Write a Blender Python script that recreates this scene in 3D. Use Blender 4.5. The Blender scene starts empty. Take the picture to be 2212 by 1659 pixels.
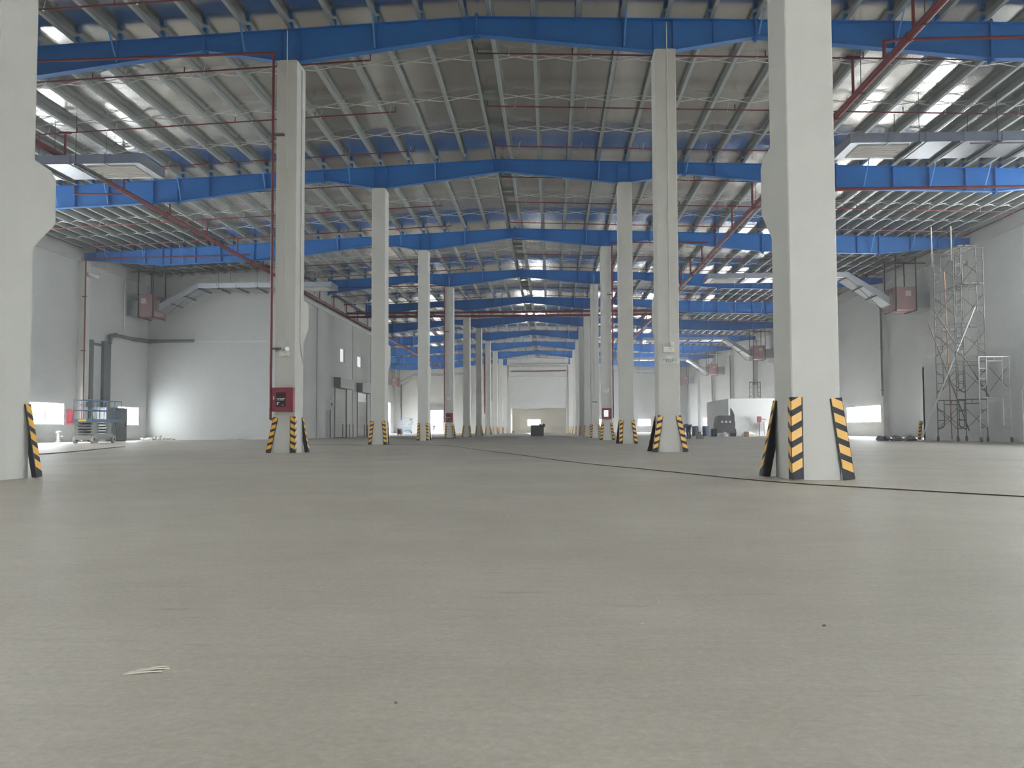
import bpy, math, random
from mathutils import Vector, Matrix, Quaternion

random.seed(7)
SC = bpy.context.scene
COL = SC.collection

# ------------------------------------------------------------------ camera
CAM_F, CAM_YAW, CAM_PITCH, CAM_ROLL, CAM_H = 1950.0, 0.0426, 0.0503, -0.0038, 0.6476
def cam_axes():
    cy, sy = math.cos(CAM_YAW), math.sin(CAM_YAW)
    f = Vector((-sy, cy, 0)); r = Vector((cy, sy, 0)); u = Vector((0, 0, 1))
    cp, sp = math.cos(CAM_PITCH), math.sin(CAM_PITCH)
    f2 = f * cp + u * sp; u2 = u * cp - f * sp
    cr, sr = math.cos(CAM_ROLL), math.sin(CAM_ROLL)
    return r * cr + u2 * sr, u2 * cr - r * sr, f2
_r, _u, _f = cam_axes()
cd = bpy.data.cameras.new('camera'); cam = bpy.data.objects.new('camera', cd); COL.objects.link(cam)
cd.sensor_fit = 'HORIZONTAL'; cd.sensor_width = 36.0; cd.lens = CAM_F / 2212.0 * 36.0
cd.clip_start = 0.05; cd.clip_end = 600
M = Matrix.Identity(4)
for i in range(3):
    M[i][0], M[i][1], M[i][2] = _r[i], _u[i], -_f[i]
M[2][3] = CAM_H
cam.matrix_world = M
SC.camera = cam

# ------------------------------------------------------------------ sky and exposure
WORLD_STRENGTH = 11.0
PANE_STRENGTH = 70.0; PANE_LEFT = 36.0; PANE_MID = 46.0
w = bpy.data.worlds.new('overcast_sky'); SC.world = w; w.use_nodes = True
bg = w.node_tree.nodes['Background']
bg.inputs[0].default_value = (0.93, 0.97, 1.0, 1); bg.inputs[1].default_value = WORLD_STRENGTH
SC.view_settings.view_transform = 'Standard'; SC.view_settings.look = 'None'
SC.view_settings.gamma = 1.0; SC.view_settings.use_curve_mapping = False
SC.view_settings.exposure = 0.78
SC.cycles.use_light_tree = False; SC.cycles.adaptive_threshold = 0.15; SC.cycles.max_bounces = 4; SC.cycles.diffuse_bounces = 3; SC.cycles.glossy_bounces = 3
SC.cycles.denoising_prefilter = 'FAST'; SC.cycles.denoising_quality = 'BALANCED'
SC.cycles.transmission_bounces = 1; SC.cycles.transparent_max_bounces = 2; SC.cycles.blur_glossy = 1.0

# ------------------------------------------------------------------ layout numbers (metres)
Y0, BAY = 11.49, 14.0
def F(k): return Y0 + BAY * k
RX = -2.1                       # ridge
XL, XR = -28.7, 24.87           # outer walls
CLX, CRX = -7.6, 3.33           # column rows (centres)
CW, CD = 0.60, 0.86             # column width, depth
YB, YE = -16.0, 165.5           # rear opening, end wall
def ztop(x):
    d = abs(x - RX)
    return 12.75 - (0.0455 if x < RX else 0.0355) * d

# ------------------------------------------------------------------ materials
def mat(name, col, rough=0.6, metal=0.0, var=0.0, vscale=2.0, bump=0.0, bscale=20.0, emit=None, estr=0.0, stretch=None, spec=0.5):
    m = bpy.data.materials.new(name); m.use_nodes = True
    nt = m.node_tree; b = nt.nodes['Principled BSDF']
    b.inputs['Base Color'].default_value = (*col, 1); b.inputs['Roughness'].default_value = rough
    b.inputs['Metallic'].default_value = metal; b.inputs['Specular IOR Level'].default_value = spec
    if emit:
        b.inputs['Emission Color'].default_value = (*emit, 1); b.inputs['Emission Strength'].default_value = estr
    if var or bump:
        tc = nt.nodes.new('ShaderNodeTexCoord'); mp = nt.nodes.new('ShaderNodeMapping')
        nt.links.new(tc.outputs['Object'], mp.inputs[0])
        if stretch: mp.inputs['Scale'].default_value = stretch
    if var:
        n = nt.nodes.new('ShaderNodeTexNoise'); n.inputs['Scale'].default_value = vscale; n.inputs['Detail'].default_value = 2
        nt.links.new(mp.outputs[0], n.inputs['Vector'])
        mx = nt.nodes.new('ShaderNodeMix'); mx.data_type = 'RGBA'
        mx.inputs[6].default_value = (*[c * (1 - var) for c in col], 1)
        mx.inputs[7].default_value = (*[min(1, c * (1 + var)) for c in col], 1)
        nt.links.new(n.outputs[0], mx.inputs[0]); nt.links.new(mx.outputs[2], b.inputs['Base Color'])
    if bump:
        n2 = nt.nodes.new('ShaderNodeTexNoise'); n2.inputs['Scale'].default_value = bscale; n2.inputs['Detail'].default_value = 4
        nt.links.new(mp.outputs[0], n2.inputs['Vector'])
        bp = nt.nodes.new('ShaderNodeBump'); bp.inputs['Strength'].default_value = bump; bp.inputs['Distance'].default_value = 0.02
        nt.links.new(n2.outputs[0], bp.inputs['Height']); nt.links.new(bp.outputs[0], b.inputs['Normal'])
    return m

def concrete_floor():
    m = bpy.data.materials.new('dusty_concrete'); m.use_nodes = True
    nt = m.node_tree; b = nt.nodes['Principled BSDF']; L = nt.links.new
    tc = nt.nodes.new('ShaderNodeTexCoord')
    def noise(scale, detail=4, vec=None, rough=0.6):
        n = nt.nodes.new('ShaderNodeTexNoise'); n.inputs['Scale'].default_value = scale
        n.inputs['Detail'].default_value = detail; n.inputs['Roughness'].default_value = rough
        L(vec or tc.outputs['Object'], n.inputs['Vector']); return n
    def ramp(inp, p0, c0, p1, c1):
        r = nt.nodes.new('ShaderNodeValToRGB'); e = r.color_ramp.elements
        e[0].position = p0; e[0].color = c0; e[1].position = p1; e[1].color = c1
        L(inp, r.inputs[0]); return r
    def mix(a, bb, fac, mode='MIX'):
        x = nt.nodes.new('ShaderNodeMix'); x.data_type = 'RGBA'; x.blend_type = mode
        if isinstance(fac, float): x.inputs[0].default_value = fac
        else: L(fac, x.inputs[0])
        for s, i in ((a, 6), (bb, 7)):
            if isinstance(s, tuple): x.inputs[i].default_value = s
            else: L(s, x.inputs[i])
        return x.outputs[2]
    big = ramp(noise(0.45, 6, rough=0.68).outputs[0], 0.3, (0.455, 0.424, 0.365, 1), 0.7, (0.595, 0.560, 0.490, 1))
    c = big.outputs[0]
    fine = ramp(noise(38, 3, rough=0.8).outputs[0], 0.34, (0.87, 0.865, 0.855, 1), 0.68, (1.10, 1.095, 1.085, 1))
    c = mix(c, fine.outputs[0], 0.9, 'MULTIPLY')
    # dark scuff marks and trowel streaks
    mp2 = nt.nodes.new('ShaderNodeMapping'); mp2.inputs['Scale'].default_value = (1.5, 10.0, 1.0); mp2.inputs['Rotation'].default_value = (0, 0, -0.2)
    L(tc.outputs['Object'], mp2.inputs[0])
    ns = noise(1.5, 3, mp2.outputs[0])
    sc = ramp(ns.outputs[0], 0.25, (1.04, 1.04, 1.04, 1), 0.56, (0.97, 0.97, 0.97, 1))
    e = sc.color_ramp.elements.new(0.665); e.color = (0.94, 0.94, 0.94, 1)
    e = sc.color_ramp.elements.new(0.75); e.color = (0.66, 0.65, 0.64, 1)
    c = mix(c, sc.outputs[0], 0.9, 'MULTIPLY')
    L(c, b.inputs['Base Color'])
    b.inputs['Roughness'].default_value = 0.5; b.inputs['Specular IOR Level'].default_value = 0.5
    return m

def foil_lining():
    m = bpy.data.materials.new('silver_foil_lining'); m.use_nodes = True
    nt = m.node_tree; b = nt.nodes['Principled BSDF']; L = nt.links.new
    b.inputs['Base Color'].default_value = (0.72, 0.705, 0.67, 1); b.inputs['Metallic'].default_value = 1.0
    b.inputs['Roughness'].default_value = 0.22
    tc = nt.nodes.new('ShaderNodeTexCoord')
    mp = nt.nodes.new('ShaderNodeMapping'); mp.inputs['Scale'].default_value = (0.55, 1.6, 1.0)
    L(tc.outputs['Object'], mp.inputs[0])
    n = nt.nodes.new('ShaderNodeTexNoise'); n.inputs['Scale'].default_value = 1.1; n.inputs['Detail'].default_value = 1
    L(mp.outputs[0], n.inputs['Vector'])
    bp = nt.nodes.new('ShaderNodeBump'); bp.inputs['Strength'].default_value = 0.3; bp.inputs['Distance'].default_value = 0.03
    L(n.outputs[0], bp.inputs['Height']); L(bp.outputs[0], b.inputs['Normal'])
    return m

MT = dict(
    floor=concrete_floor(), foil=foil_lining(),
    wall=mat('painted_wall', (0.60, 0.605, 0.59), 0.75, var=0.05, vscale=0.5),
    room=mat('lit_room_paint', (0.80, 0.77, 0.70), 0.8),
    column=mat('painted_concrete', (0.66, 0.655, 0.615), 0.7, var=0.045, vscale=1.4),
    ledge=mat('stained_edge_beam', (0.56, 0.56, 0.54), 0.8, var=0.08, vscale=1.5),
    blue=mat('blue_steel_paint', (0.034, 0.185, 0.53), 0.45),
    bluel=mat('blue_brace_paint', (0.10, 0.30, 0.62), 0.4),
    galv=mat('galvanised_steel', (0.40, 0.43, 0.415), 0.5, 0.3),
    rod=mat('bright_galvanised_rod', (0.80, 0.82, 0.80), 0.4, 0.2),
    red=mat('red_pipe_paint', (0.185, 0.030, 0.036), 0.45),
    redbox=mat('red_cabinet_paint', (0.27, 0.045, 0.065), 0.45),
    pink=mat('faded_red_panel', (0.45, 0.285, 0.285), 0.65, var=0.05, vscale=2),
    duct=mat('galvanised_duct_sheet', (0.46, 0.48, 0.50), 0.36, 0.85),
    grille=mat('cream_diffuser', (0.62, 0.60, 0.55), 0.6),
    dark=mat('dark_steel', (0.07, 0.075, 0.08), 0.55, 0.3),
    darkpipe=mat('dark_grey_pipe', (0.14, 0.14, 0.145), 0.5),
    tray=mat('grey_cable_tray', (0.19, 0.20, 0.20), 0.55, 0.4),
    rubber=mat('black_rubber', (0.038, 0.040, 0.048), 0.6),
    yellow=mat('yellow_reflector', (0.90, 0.50, 0.055), 0.35),
    white=mat('white_plastic', (0.80, 0.80, 0.77), 0.4),
    offw=mat('white_conduit', (0.72, 0.72, 0.68), 0.5),
    green=mat('exit_sign_green', (0.03, 0.085, 0.065), 0.3),
    glass=mat('dark_cabinet_glass', (0.055, 0.035, 0.05), 0.2),
    shutter=mat('shutter_slat_steel', (0.66, 0.66, 0.63), 0.45, 0.1),
    hood=mat('shutter_hood_steel', (0.30, 0.30, 0.285), 0.5, 0.4),
    door=mat('grey_door_paint', (0.26, 0.265, 0.265), 0.55),
    alu=mat('aluminium_frame', (0.70, 0.72, 0.73), 0.4, 0.5),
    pane=mat('daylit_window_glass', (0.9, 0.95, 1.0), 0.1, emit=(0.93, 0.97, 1.0), estr=PANE_STRENGTH),
    skylight=mat('translucent_roof_sheet', (0.85, 0.9, 0.9), 0.5, emit=(0.95, 0.98, 1.0), estr=2.9),  # added glow out of view, lights the near floor from above
    panel=mat('shaded_window_glass', (0.9, 0.95, 1.0), 0.1, emit=(0.9, 0.96, 1.0), estr=PANE_LEFT),
    panem=mat('daylit_window_glass_near', (0.9, 0.95, 1.0), 0.1, emit=(0.93, 0.97, 1.0), estr=PANE_MID),
    panec=mat('daylit_high_glass', (0.9, 0.95, 1.0), 0.1, emit=(0.93, 0.97, 1.0), estr=7.6),  # glow of the added high windows
    panes=mat('shaded_corner_window_glass', (0.9, 0.95, 1.0), 0.1, emit=(0.9, 0.96, 1.0), estr=PANE_LEFT * .4),
    wallgrey=mat('grey_painted_wall', (0.46, 0.462, 0.44), 0.75, var=0.05, vscale=0.5),  # darker base colour stands in for shade on the partition
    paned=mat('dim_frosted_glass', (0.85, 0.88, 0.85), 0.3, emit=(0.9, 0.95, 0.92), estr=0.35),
    scaff=mat('scaffold_tube', (0.155, 0.15, 0.135), 0.55, 0.1, var=0.15, vscale=8),
    scafw=mat('pale_scaffold_tube', (0.66, 0.68, 0.67), 0.45, 0.4),
    plank=mat('scaffold_plank', (0.20, 0.19, 0.17), 0.7),
    rust=mat('rusty_tube', (0.36, 0.20, 0.13), 0.7),
    liftblue=mat('lift_blue_paint', (0.11, 0.21, 0.35), 0.5),
    lift=mat('lift_grey_paint', (0.42, 0.43, 0.41), 0.5),
    tyre=mat('solid_white_tyre', (0.55, 0.54, 0.50), 0.7),
    tyred=mat('black_tyre', (0.03, 0.03, 0.03), 0.7),
    labely=mat('yellow_warning_label', (0.85, 0.62, 0.10), 0.5),
    redsign=mat('red_sign_board', (0.75, 0.06, 0.10), 0.5),
    machine=mat('dark_machine_paint', (0.075, 0.078, 0.075), 0.6, var=0.2, vscale=4),
    drum=mat('blue_drum_plastic', (0.05, 0.085, 0.14), 0.5),
    brown=mat('brown_cardboard', (0.30, 0.17, 0.12), 0.8),
    cream=mat('cream_board', (0.72, 0.68, 0.58), 0.8),
    cloth=mat('white_plastic_sheet', (0.78, 0.78, 0.74), 0.6),
    rubble=mat('plaster_rubble', (0.70, 0.69, 0.64), 0.9),
    cable=mat('black_cable', (0.05, 0.05, 0.05), 0.6),
    skin=mat('skin', (0.45, 0.27, 0.19), 0.6),
    navy=mat('navy_workwear', (0.035, 0.05, 0.085), 0.8),
    grey=mat('grey_workwear', (0.16, 0.17, 0.20), 0.8),
    hair=mat('black_hair', (0.015, 0.013, 0.012), 0.6),
    ground=mat('outdoor_paving', (0.42, 0.41, 0.38), 0.8),
)

# ------------------------------------------------------------------ mesh helpers
class MB:
    def __init__(s): s.v = []; s.f = []; s.m = []
    def add(s, vs, fs, mi=0):
        n = len(s.v); s.v += [tuple(v) for v in vs]
        for f in fs: s.f.append(tuple(i + n for i in f)); s.m.append(mi)
        return s
    def hexa(s, p, mi=0):
        return s.add(p, [(0, 3, 2, 1), (4, 5, 6, 7), (0, 1, 5, 4), (1, 2, 6, 5), (2, 3, 7, 6), (3, 0, 4, 7)], mi)
    def box(s, x0, x1, y0, y1, z0, z1, mi=0):
        x0, x1 = min(x0, x1), max(x0, x1); y0, y1 = min(y0, y1), max(y0, y1); z0, z1 = min(z0, z1), max(z0, z1)
        return s.hexa([(x0, y0, z0), (x1, y0, z0), (x1, y1, z0), (x0, y1, z0), (x0, y0, z1), (x1, y0, z1), (x1, y1, z1), (x0, y1, z1)], mi)
    def tube(s, p, q, r, n=8, r2=None, mi=0):
        p = Vector(p); q = Vector(q); d = (q - p)
        if d.length < 1e-6: return s
        d.normalize(); a = d.orthogonal().normalized(); b = d.cross(a); r2 = r if r2 is None else r2
        vs = []
        for k in range(n):
            t = 2 * math.pi * k / n; vs.append(p + (a * math.cos(t) + b * math.sin(t)) * r)
        for k in range(n):
            t = 2 * math.pi * k / n; vs.append(q + (a * math.cos(t) + b * math.sin(t)) * r2)
        fs = [(k, (k + 1) % n, n + (k + 1) % n, n + k) for k in range(n)]
        fs += [tuple(range(n))[::-1], tuple(range(n, 2 * n))]
        return s.add(vs, fs, mi)
    def path(s, pts, r, n=8, mi=0):
        pts = [Vector(p) for p in pts]
        rings = []; a = None
        for i, p in enumerate(pts):
            d = (pts[min(i + 1, len(pts) - 1)] - pts[max(i - 1, 0)]).normalized()
            if a is None: a = d.orthogonal().normalized()
            a = (a - d * a.dot(d)).normalized(); b = d.cross(a)
            rr = r
            if 0 < i < len(pts) - 1:
                c = (pts[i] - pts[i - 1]).normalized().dot((pts[i + 1] - pts[i]).normalized())
                rr = r / max(0.5, math.sqrt(max(0.25, (1 + c) / 2)))
            rings.append([p + (a * math.cos(2 * math.pi * k / n) + b * math.sin(2 * math.pi * k / n)) * (rr if True else r) for k in range(n)])
        vs = [v for R in rings for v in R]; fs = []
        for i in range(len(pts) - 1):
            for k in range(n):
                fs.append((i * n + k, i * n + (k + 1) % n, (i + 1) * n + (k + 1) % n, (i + 1) * n + k))
        fs += [tuple(range(n))[::-1], tuple(range((len(pts) - 1) * n, len(pts) * n))]
        return s.add(vs, fs, mi)
    def prism(s, poly, axis, a, b, mi=0):
        def P(u, v, w): return {'x': (w, u, v), 'y': (u, w, v), 'z': (u, v, w)}[axis]
        n = len(poly)
        vs = [P(u, v, a) for u, v in poly] + [P(u, v, b) for u, v in poly]
        fs = [(k, (k + 1) % n, n + (k + 1) % n, n + k) for k in range(n)] + [tuple(range(n))[::-1], tuple(range(n, 2 * n))]
        return s.add(vs, fs, mi)
    def lathe(s, prof, c, n=16, mi=0):
        vs = []; m = len(prof)
        for k in range(n):
            t = 2 * math.pi * k / n
            for r, z in prof: vs.append((c[0] + r * math.cos(t), c[1] + r * math.sin(t), c[2] + z))
        fs = []
        for k in range(n):
            k2 = (k + 1) % n
            for i in range(m - 1): fs.append((k * m + i, k2 * m + i, k2 * m + i + 1, k * m + i + 1))
        fs += [tuple(k * m for k in range(n))[::-1], tuple(k * m + m - 1 for k in range(n))]
        return s.add(vs, fs, mi)
    def blob(s, c, r, n=6, jit=0.3, mi=0):
        vs = []; c = Vector(c)
        rings = 4
        for i in range(rings + 1):
            ph = math.pi * i / rings
            for k in range(n):
                t = 2 * math.pi * k / n
                j = 1 + random.uniform(-jit, jit)
                vs.append((c.x + r[0] * math.sin(ph) * math.cos(t) * j, c.y + r[1] * math.sin(ph) * math.sin(t) * j, c.z + r[2] * math.cos(ph) * j))
        fs = []
        for i in range(rings):
            for k in range(n): fs.append((i * n + k, (i + 1) * n + k, (i + 1) * n + (k + 1) % n, i * n + (k + 1) % n))
        return s.add(vs, fs, mi)
    def mesh(s, name, mats, org=(0, 0, 0), smooth=False):
        me = bpy.data.meshes.new(name); o = Vector(org)
        me.from_pydata([tuple(Vector(v) - o) for v in s.v], [], s.f)
        if not isinstance(mats, (list, tuple)): mats = [mats]
        for m_ in mats: me.materials.append(MT[m_])
        if any(s.m): me.polygons.foreach_set('material_index', s.m)
        bm_fix(me)
        if smooth: me.polygons.foreach_set('use_smooth', [True] * len(me.polygons))
        me.update(); return me
    def build(s, name, mats, parent=None, org=None, smooth=False):
        if org is None: org = parent.location if parent is not None and parent.parent is None else (0, 0, 0)
        if parent is not None and parent.parent is not None: org = parent.parent.location
        me = s.mesh(name, mats, org, smooth)
        o = bpy.data.objects.new(name, me); COL.objects.link(o)
        if parent is not None: o.parent = parent
        else: o.location = org
        return o

import bmesh
def bm_fix(me):
    bm = bmesh.new(); bm.from_mesh(me); bmesh.ops.recalc_face_normals(bm, faces=bm.faces); bm.to_mesh(me); bm.free()

def tag(o, label=None, cat=None, group=None, kind=None):
    if label: o['label'] = label
    if cat: o['category'] = cat
    if group: o['group'] = group
    if kind: o['kind'] = kind
    return o
def thing(name, loc, label, cat, group=None, kind=None):
    o = bpy.data.objects.new(name, None); o.empty_display_size = 0.3; COL.objects.link(o); o.location = loc
    return tag(o, label, cat, group, kind)
def put(name, me, parent=None, loc=(0, 0, 0), rot=None):
    o = bpy.data.objects.new(name, me); COL.objects.link(o); o.location = loc
    if rot is not None: o.rotation_mode = 'QUATERNION'; o.rotation_quaternion = rot
    if parent is not None: o.parent = parent
    return o
ORD = ['nearest', 'second', 'third', 'fourth', 'fifth', 'sixth', 'seventh', 'eighth', 'ninth', 'tenth', 'eleventh', 'twelfth']

# ================================================================== STRUCTURE
fl = MB(); fl.box(XL - 0.4, XR + 0.4, YB, YE + 14, -0.3, 0.0)
tag(fl.build('floor', 'floor'), 'dusty grey concrete warehouse floor', kind='structure')
gp = MB(); gp.box(-150, 150, -160, YB, -0.32, -0.02); gp.box(XR + 0.4, 150, YB, 60, -0.32, -0.02); gp.box(-150, XL - 0.4, YB, 200, -0.32, -0.02)
tag(gp.build('outdoor_apron', 'ground'), 'paved yard outside the open rear of the hall', kind='structure')

def wall_y(name, x0, x1, ya, yb, z0, zt, openings, m='wall', label=None):
    """wall running along Y with openings (ya,yb,za,zb)"""
    mb = MB(); cuts = sorted({ya, yb, *[o[0] for o in openings], *[o[1] for o in openings]})
    for a, b in zip(cuts, cuts[1:]):
        mid = (a + b) / 2; ops = sorted([o for o in openings if o[0] <= mid <= o[1]], key=lambda o: o[2])
        z = z0
        for o in ops:
            if o[2] > z: mb.box(x0, x1, a, b, z, o[2])
            z = o[3]
        mb.box(x0, x1, a, b, z, zt)
    return tag(mb.build(name, m), label, kind='structure')
def wall_x(name, y0, y1, xa, xb, z0, ztf, openings, m='wall', label=None):
    mb = MB(); cuts = sorted({xa, xb, *[o[0] for o in openings], *[o[1] for o in openings], *([RX] if xa < RX < xb else [])})
    for a, b in zip(cuts, cuts[1:]):
        mid = (a + b) / 2; ops = sorted([o for o in openings if o[0] <= mid <= o[1]], key=lambda o: o[2])
        z = z0
        for o in ops:
            if o[2] > z: mb.box(a, b, y0, y1, z, o[2])
            z = o[3]
        za, zb = ztf(a + 1e-4), ztf(b - 1e-4)
        mb.hexa([(a, y0, z), (b, y0, z), (b, y1, z), (a, y1, z), (a, y0, za), (b, y0, zb), (b, y1, zb), (a, y1, za)])
    return tag(mb.build(name, m), label, kind='structure')
zroof = lambda x: ztop(x) + 0.30

WIN_R = [(F(k) + 1.6, F(k) + (9.5 if k != 3 else 7.4), 1.10, 2.38) for k in (0, 3, 4, 6, 7, 8, 9)]
CLER_R = [(24, 34, 6.2, 10.6), (36, 46, 6.2, 10.6)]  # unseen high windows, added on both sides to light the floor
CLER_L = [(24, 34, 6, 10.4), (36, 45, 6, 10.4)]
DOOR_R = [(15, 20.5, 0, 4.0), (24, 34, 6.2, 10.6), (36, 46, 6.2, 10.6)]  # side door, then the openings of the added high windows
WIN_R = WIN_R[1:]
DOOR_L = [(24, 34, 6, 10.4), (36, 45, 6, 10.4), (97, 106, 0, 5.5), (111, 120, 0, 5.5), (125, 134, 0, 5.5), (139, 148, 0, 5.5), (153, 161, 0, 5.5)]  # all unseen, added to let light in: high windows, then far openings
WIN_L = [(F(-1) + 2, F(-1) + 9, 1.05, 2.27), (F(1) + 2, F(1) + 8, 1.05, 2.27), (48.6, 52.1, 1.03, 2.27), (58.8, 61.8, 1.03, 2.27), (F(7) + 2, F(7) + 8, 1.1, 2.3), (F(9) + 2, F(9) + 8, 1.1, 2.3)]
WIN_L = [(48.6, 52.1, 1.03, 2.27), (58.8, 61.8, 1.03, 2.27)]
YX = 63.0        # cross wall of the partitioned block
YP = 95.5        # far end of that block
XP = -18.6       # its long wall
wall_r = wall_y('wall_right', XR, XR + 0.3, YB, YE, 0, zroof(XR), WIN_R + DOOR_R, label='long right outer wall, painted pale grey')
wall_l = wall_y('wall_left', XL - 0.3, XL, YB, YE, 0, zroof(XL), WIN_L + DOOR_L, label='long left outer wall, painted pale grey')
for nm, parent, x, sg in (('right', wall_r, XR, -1), ('left', wall_l, XL, 1)):
    zl = 11.30 if sg < 0 else 10.98
    for k in range(0, 11):
        if sg > 0 and YX < F(k) < YP: continue
        mb = MB(); mb.box(x, x + sg * 0.42, F(k), F(k) + 0.6, 0, zl + 0.05)
        o = mb.build('pilaster', 'column', parent)
    segs = [(YB, YE)] if sg < 0 else [(YB, YX), (YP, YE)]
    for a, b in segs:
        mb = MB(); mb.box(x, x + sg * 0.10, a, b, zl, zroof(x) - 0.02); mb.build('edge_beam', 'ledge', parent)

wall_end = wall_x('wall_end', YE, YE + 0.3, XL - 0.3, XR + 0.3, 0, zroof, [(-22.1, -19.7, 0, 4.25), (15.9, 18.2, 1.2, 2.45), (-4.2, -1.9, 1.3, 2.45), (8.5, 10.8, 1.2, 2.45)], label='far end wall of the hall')
wall_c = wall_x('wall_center', F(10) + 0.3, F(10) + 0.55, CLX + 0.3, CRX - 0.3, 0, zroof, [(-6.71, 2.6, 0, 4.18)], label='far cross wall closing the middle aisle above a wide opening')
mb = MB(); mb.box(-7.0, 2.75, F(10) + 0.02, F(10) + 0.3, 9.6, 11.2); mb.build('lintel_panel', 'wall', wall_c)
mb = MB(); mb.box(-7.0, 2.75, F(10) - 0.06, F(10) + 0.3, 9.45, 9.6); mb.build('ledge', 'ledge', wall_c)
mb = MB(); mb.box(-7.2, 2.9, F(10) - 0.02, F(10) + 0.3, 11.5, 11.62); mb.build('ledge', 'ledge', wall_c)
# bright room behind the far opening
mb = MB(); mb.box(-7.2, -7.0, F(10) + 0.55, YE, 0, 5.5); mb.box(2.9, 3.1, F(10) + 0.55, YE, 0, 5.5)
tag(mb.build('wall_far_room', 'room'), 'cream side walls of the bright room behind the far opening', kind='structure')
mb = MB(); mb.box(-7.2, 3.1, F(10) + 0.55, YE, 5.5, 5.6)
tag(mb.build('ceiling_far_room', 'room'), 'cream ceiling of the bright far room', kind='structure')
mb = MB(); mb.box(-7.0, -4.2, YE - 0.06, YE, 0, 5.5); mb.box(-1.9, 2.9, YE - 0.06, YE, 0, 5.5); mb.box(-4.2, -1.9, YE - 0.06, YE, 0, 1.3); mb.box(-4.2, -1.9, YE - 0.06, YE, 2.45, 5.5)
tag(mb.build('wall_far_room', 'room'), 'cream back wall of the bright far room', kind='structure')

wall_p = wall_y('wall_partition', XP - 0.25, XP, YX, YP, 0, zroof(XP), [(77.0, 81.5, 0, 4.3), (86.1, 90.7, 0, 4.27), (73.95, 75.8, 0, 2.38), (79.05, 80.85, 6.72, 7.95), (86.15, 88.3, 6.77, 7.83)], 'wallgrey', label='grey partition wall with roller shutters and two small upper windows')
mb = MB(); mb.box(XP, XP + 0.08, YX, YP, 10.45, 10.62); mb.build('ledge', 'ledge', wall_p)
for y in (71.0, 84.0, 92.5):
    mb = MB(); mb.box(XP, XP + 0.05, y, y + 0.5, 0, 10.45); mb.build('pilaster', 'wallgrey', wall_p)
wall_xc = wall_x('wall_cross', YX, YX + 0.25, XL, XP, 0, zroof, [], label='broad white cross wall of the left partitioned block')
mb = MB(); mb.box(XL, XP, YX - 0.03, YX, 6.95, 6.99); mb.build('ledge', 'white', wall_xc)
wall_x('wall_partition_rear', YP - 0.25, YP, XL, XP, 0, zroof, [], label='rear wall of the left partitioned block')
# rear (behind the camera): header beam above the open doors
wall_rear = wall_x('wall_rear', YB, YB + 0.3, XL - 0.3, XR + 0.3, 0, zroof, [(4.8, 12.0, 0, 8.0)], label='rear wall with tall open doorways')

# low room against the right wall
mb = MB(); mb.box(20.45, XR, 22.0, 50.5, 4.0, 4.15); mb.box(20.45, 20.65, 22.0, 38.6, 0, 4.0); mb.box(20.45, 20.65, 39.9, 50.5, 0, 4.0); mb.box(20.45, 20.65, 38.6, 39.9, 2.3, 4.0)
mb.box(20.45, XR, 50.3, 50.5, 0, 4.0); mb.box(20.45, XR, 22.0, 22.2, 0, 4.0)
tag(mb.build('wall_low_room', 'wall'), 'low flat-topped room built against the right wall', kind='structure')
mb = MB(); mb.box(15.6, XR, 80, 91, 0, 3.28)
tag(mb.build('wall_low_room', 'wall'), 'low white room further down the right aisle', kind='structure')

# ---- ceiling: foil-faced roof lining with purlins
mb = MB()
for a, b in ((XL - 0.3, RX), (RX, XR + 0.3)):
    za, zb = zroof(a + 1e-4), zroof(b - 1e-4)
    mb.hexa([(a, YB, za), (b, YB, zb), (b, YE + .3, zb), (a, YE + .3, za), (a, YB, za + .12), (b, YB, zb + .12), (b, YE + .3, zb + .12), (a, YE + .3, za + .12)])
SKY_X = [-25.2, -20.0, -14.9, -9.7, 5.5, 10.7, 15.8, 21.0]  # unseen glowing strips, added to brighten the foreground floor
mb2 = MB()
for x in SKY_X:
    for ya in (-14, -3, 8):
        z = ztop(x) + 0.288; e = 0.036 * (-1 if x > RX else 1)
        mb2.add([(x, ya, z), (x + 1.1, ya, z + 1.1 * e), (x + 1.1, ya + 9.5, z + 1.1 * e), (x, ya + 9.5, z)], [(0, 1, 2, 3)])
tag(mb2.build('window_roof_strips', 'skylight'), 'translucent daylight strips in the roof behind the camera', kind='structure')
ceiling = tag(mb.build('ceiling', 'foil'), 'low-pitched roof underside faced with silver foil', kind='structure')
PX = []
for sg in (-1, 1):
    d = 0.42
    while d < 26.4: PX.append(RX + sg * d); d += 1.29 if d < 17.0 else 0.78
PX.sort()
def zsec(h, t=0.012, fw=0.11, lip=0.022, sg=1):
    # Z section polygon in (x,z) from the base line
    return [(0, 0), (sg * fw, 0), (sg * fw, lip), (sg * (fw - t), lip), (sg * (fw - t), t), (sg * t, t), (sg * t, h), (-sg * (fw - t), h), (-sg * (fw - t), h - lip), (-sg * fw + sg * t * 2, h - lip), (-sg * (fw - 2 * t), h - t), (0, h - t)]
for x in PX:
    sg = 1 if x < RX else -1
    mb = MB(); y0, y1 = YB + .3, YE
    if x < XP: 
        for a, b in ((YB + .3, YX), (YP, YE)):
            mb.prism([(x + u, ztop(x) + 0.01 + v) for u, v in zsec(0.285, sg=sg)], 'y', a, b)
    else:
        mb.prism([(x + u, ztop(x) + 0.01 + v) for u, v in zsec(0.285, sg=sg)], 'y', y0, y1)
    mb.build('purlin', 'galv', ceiling)
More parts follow.
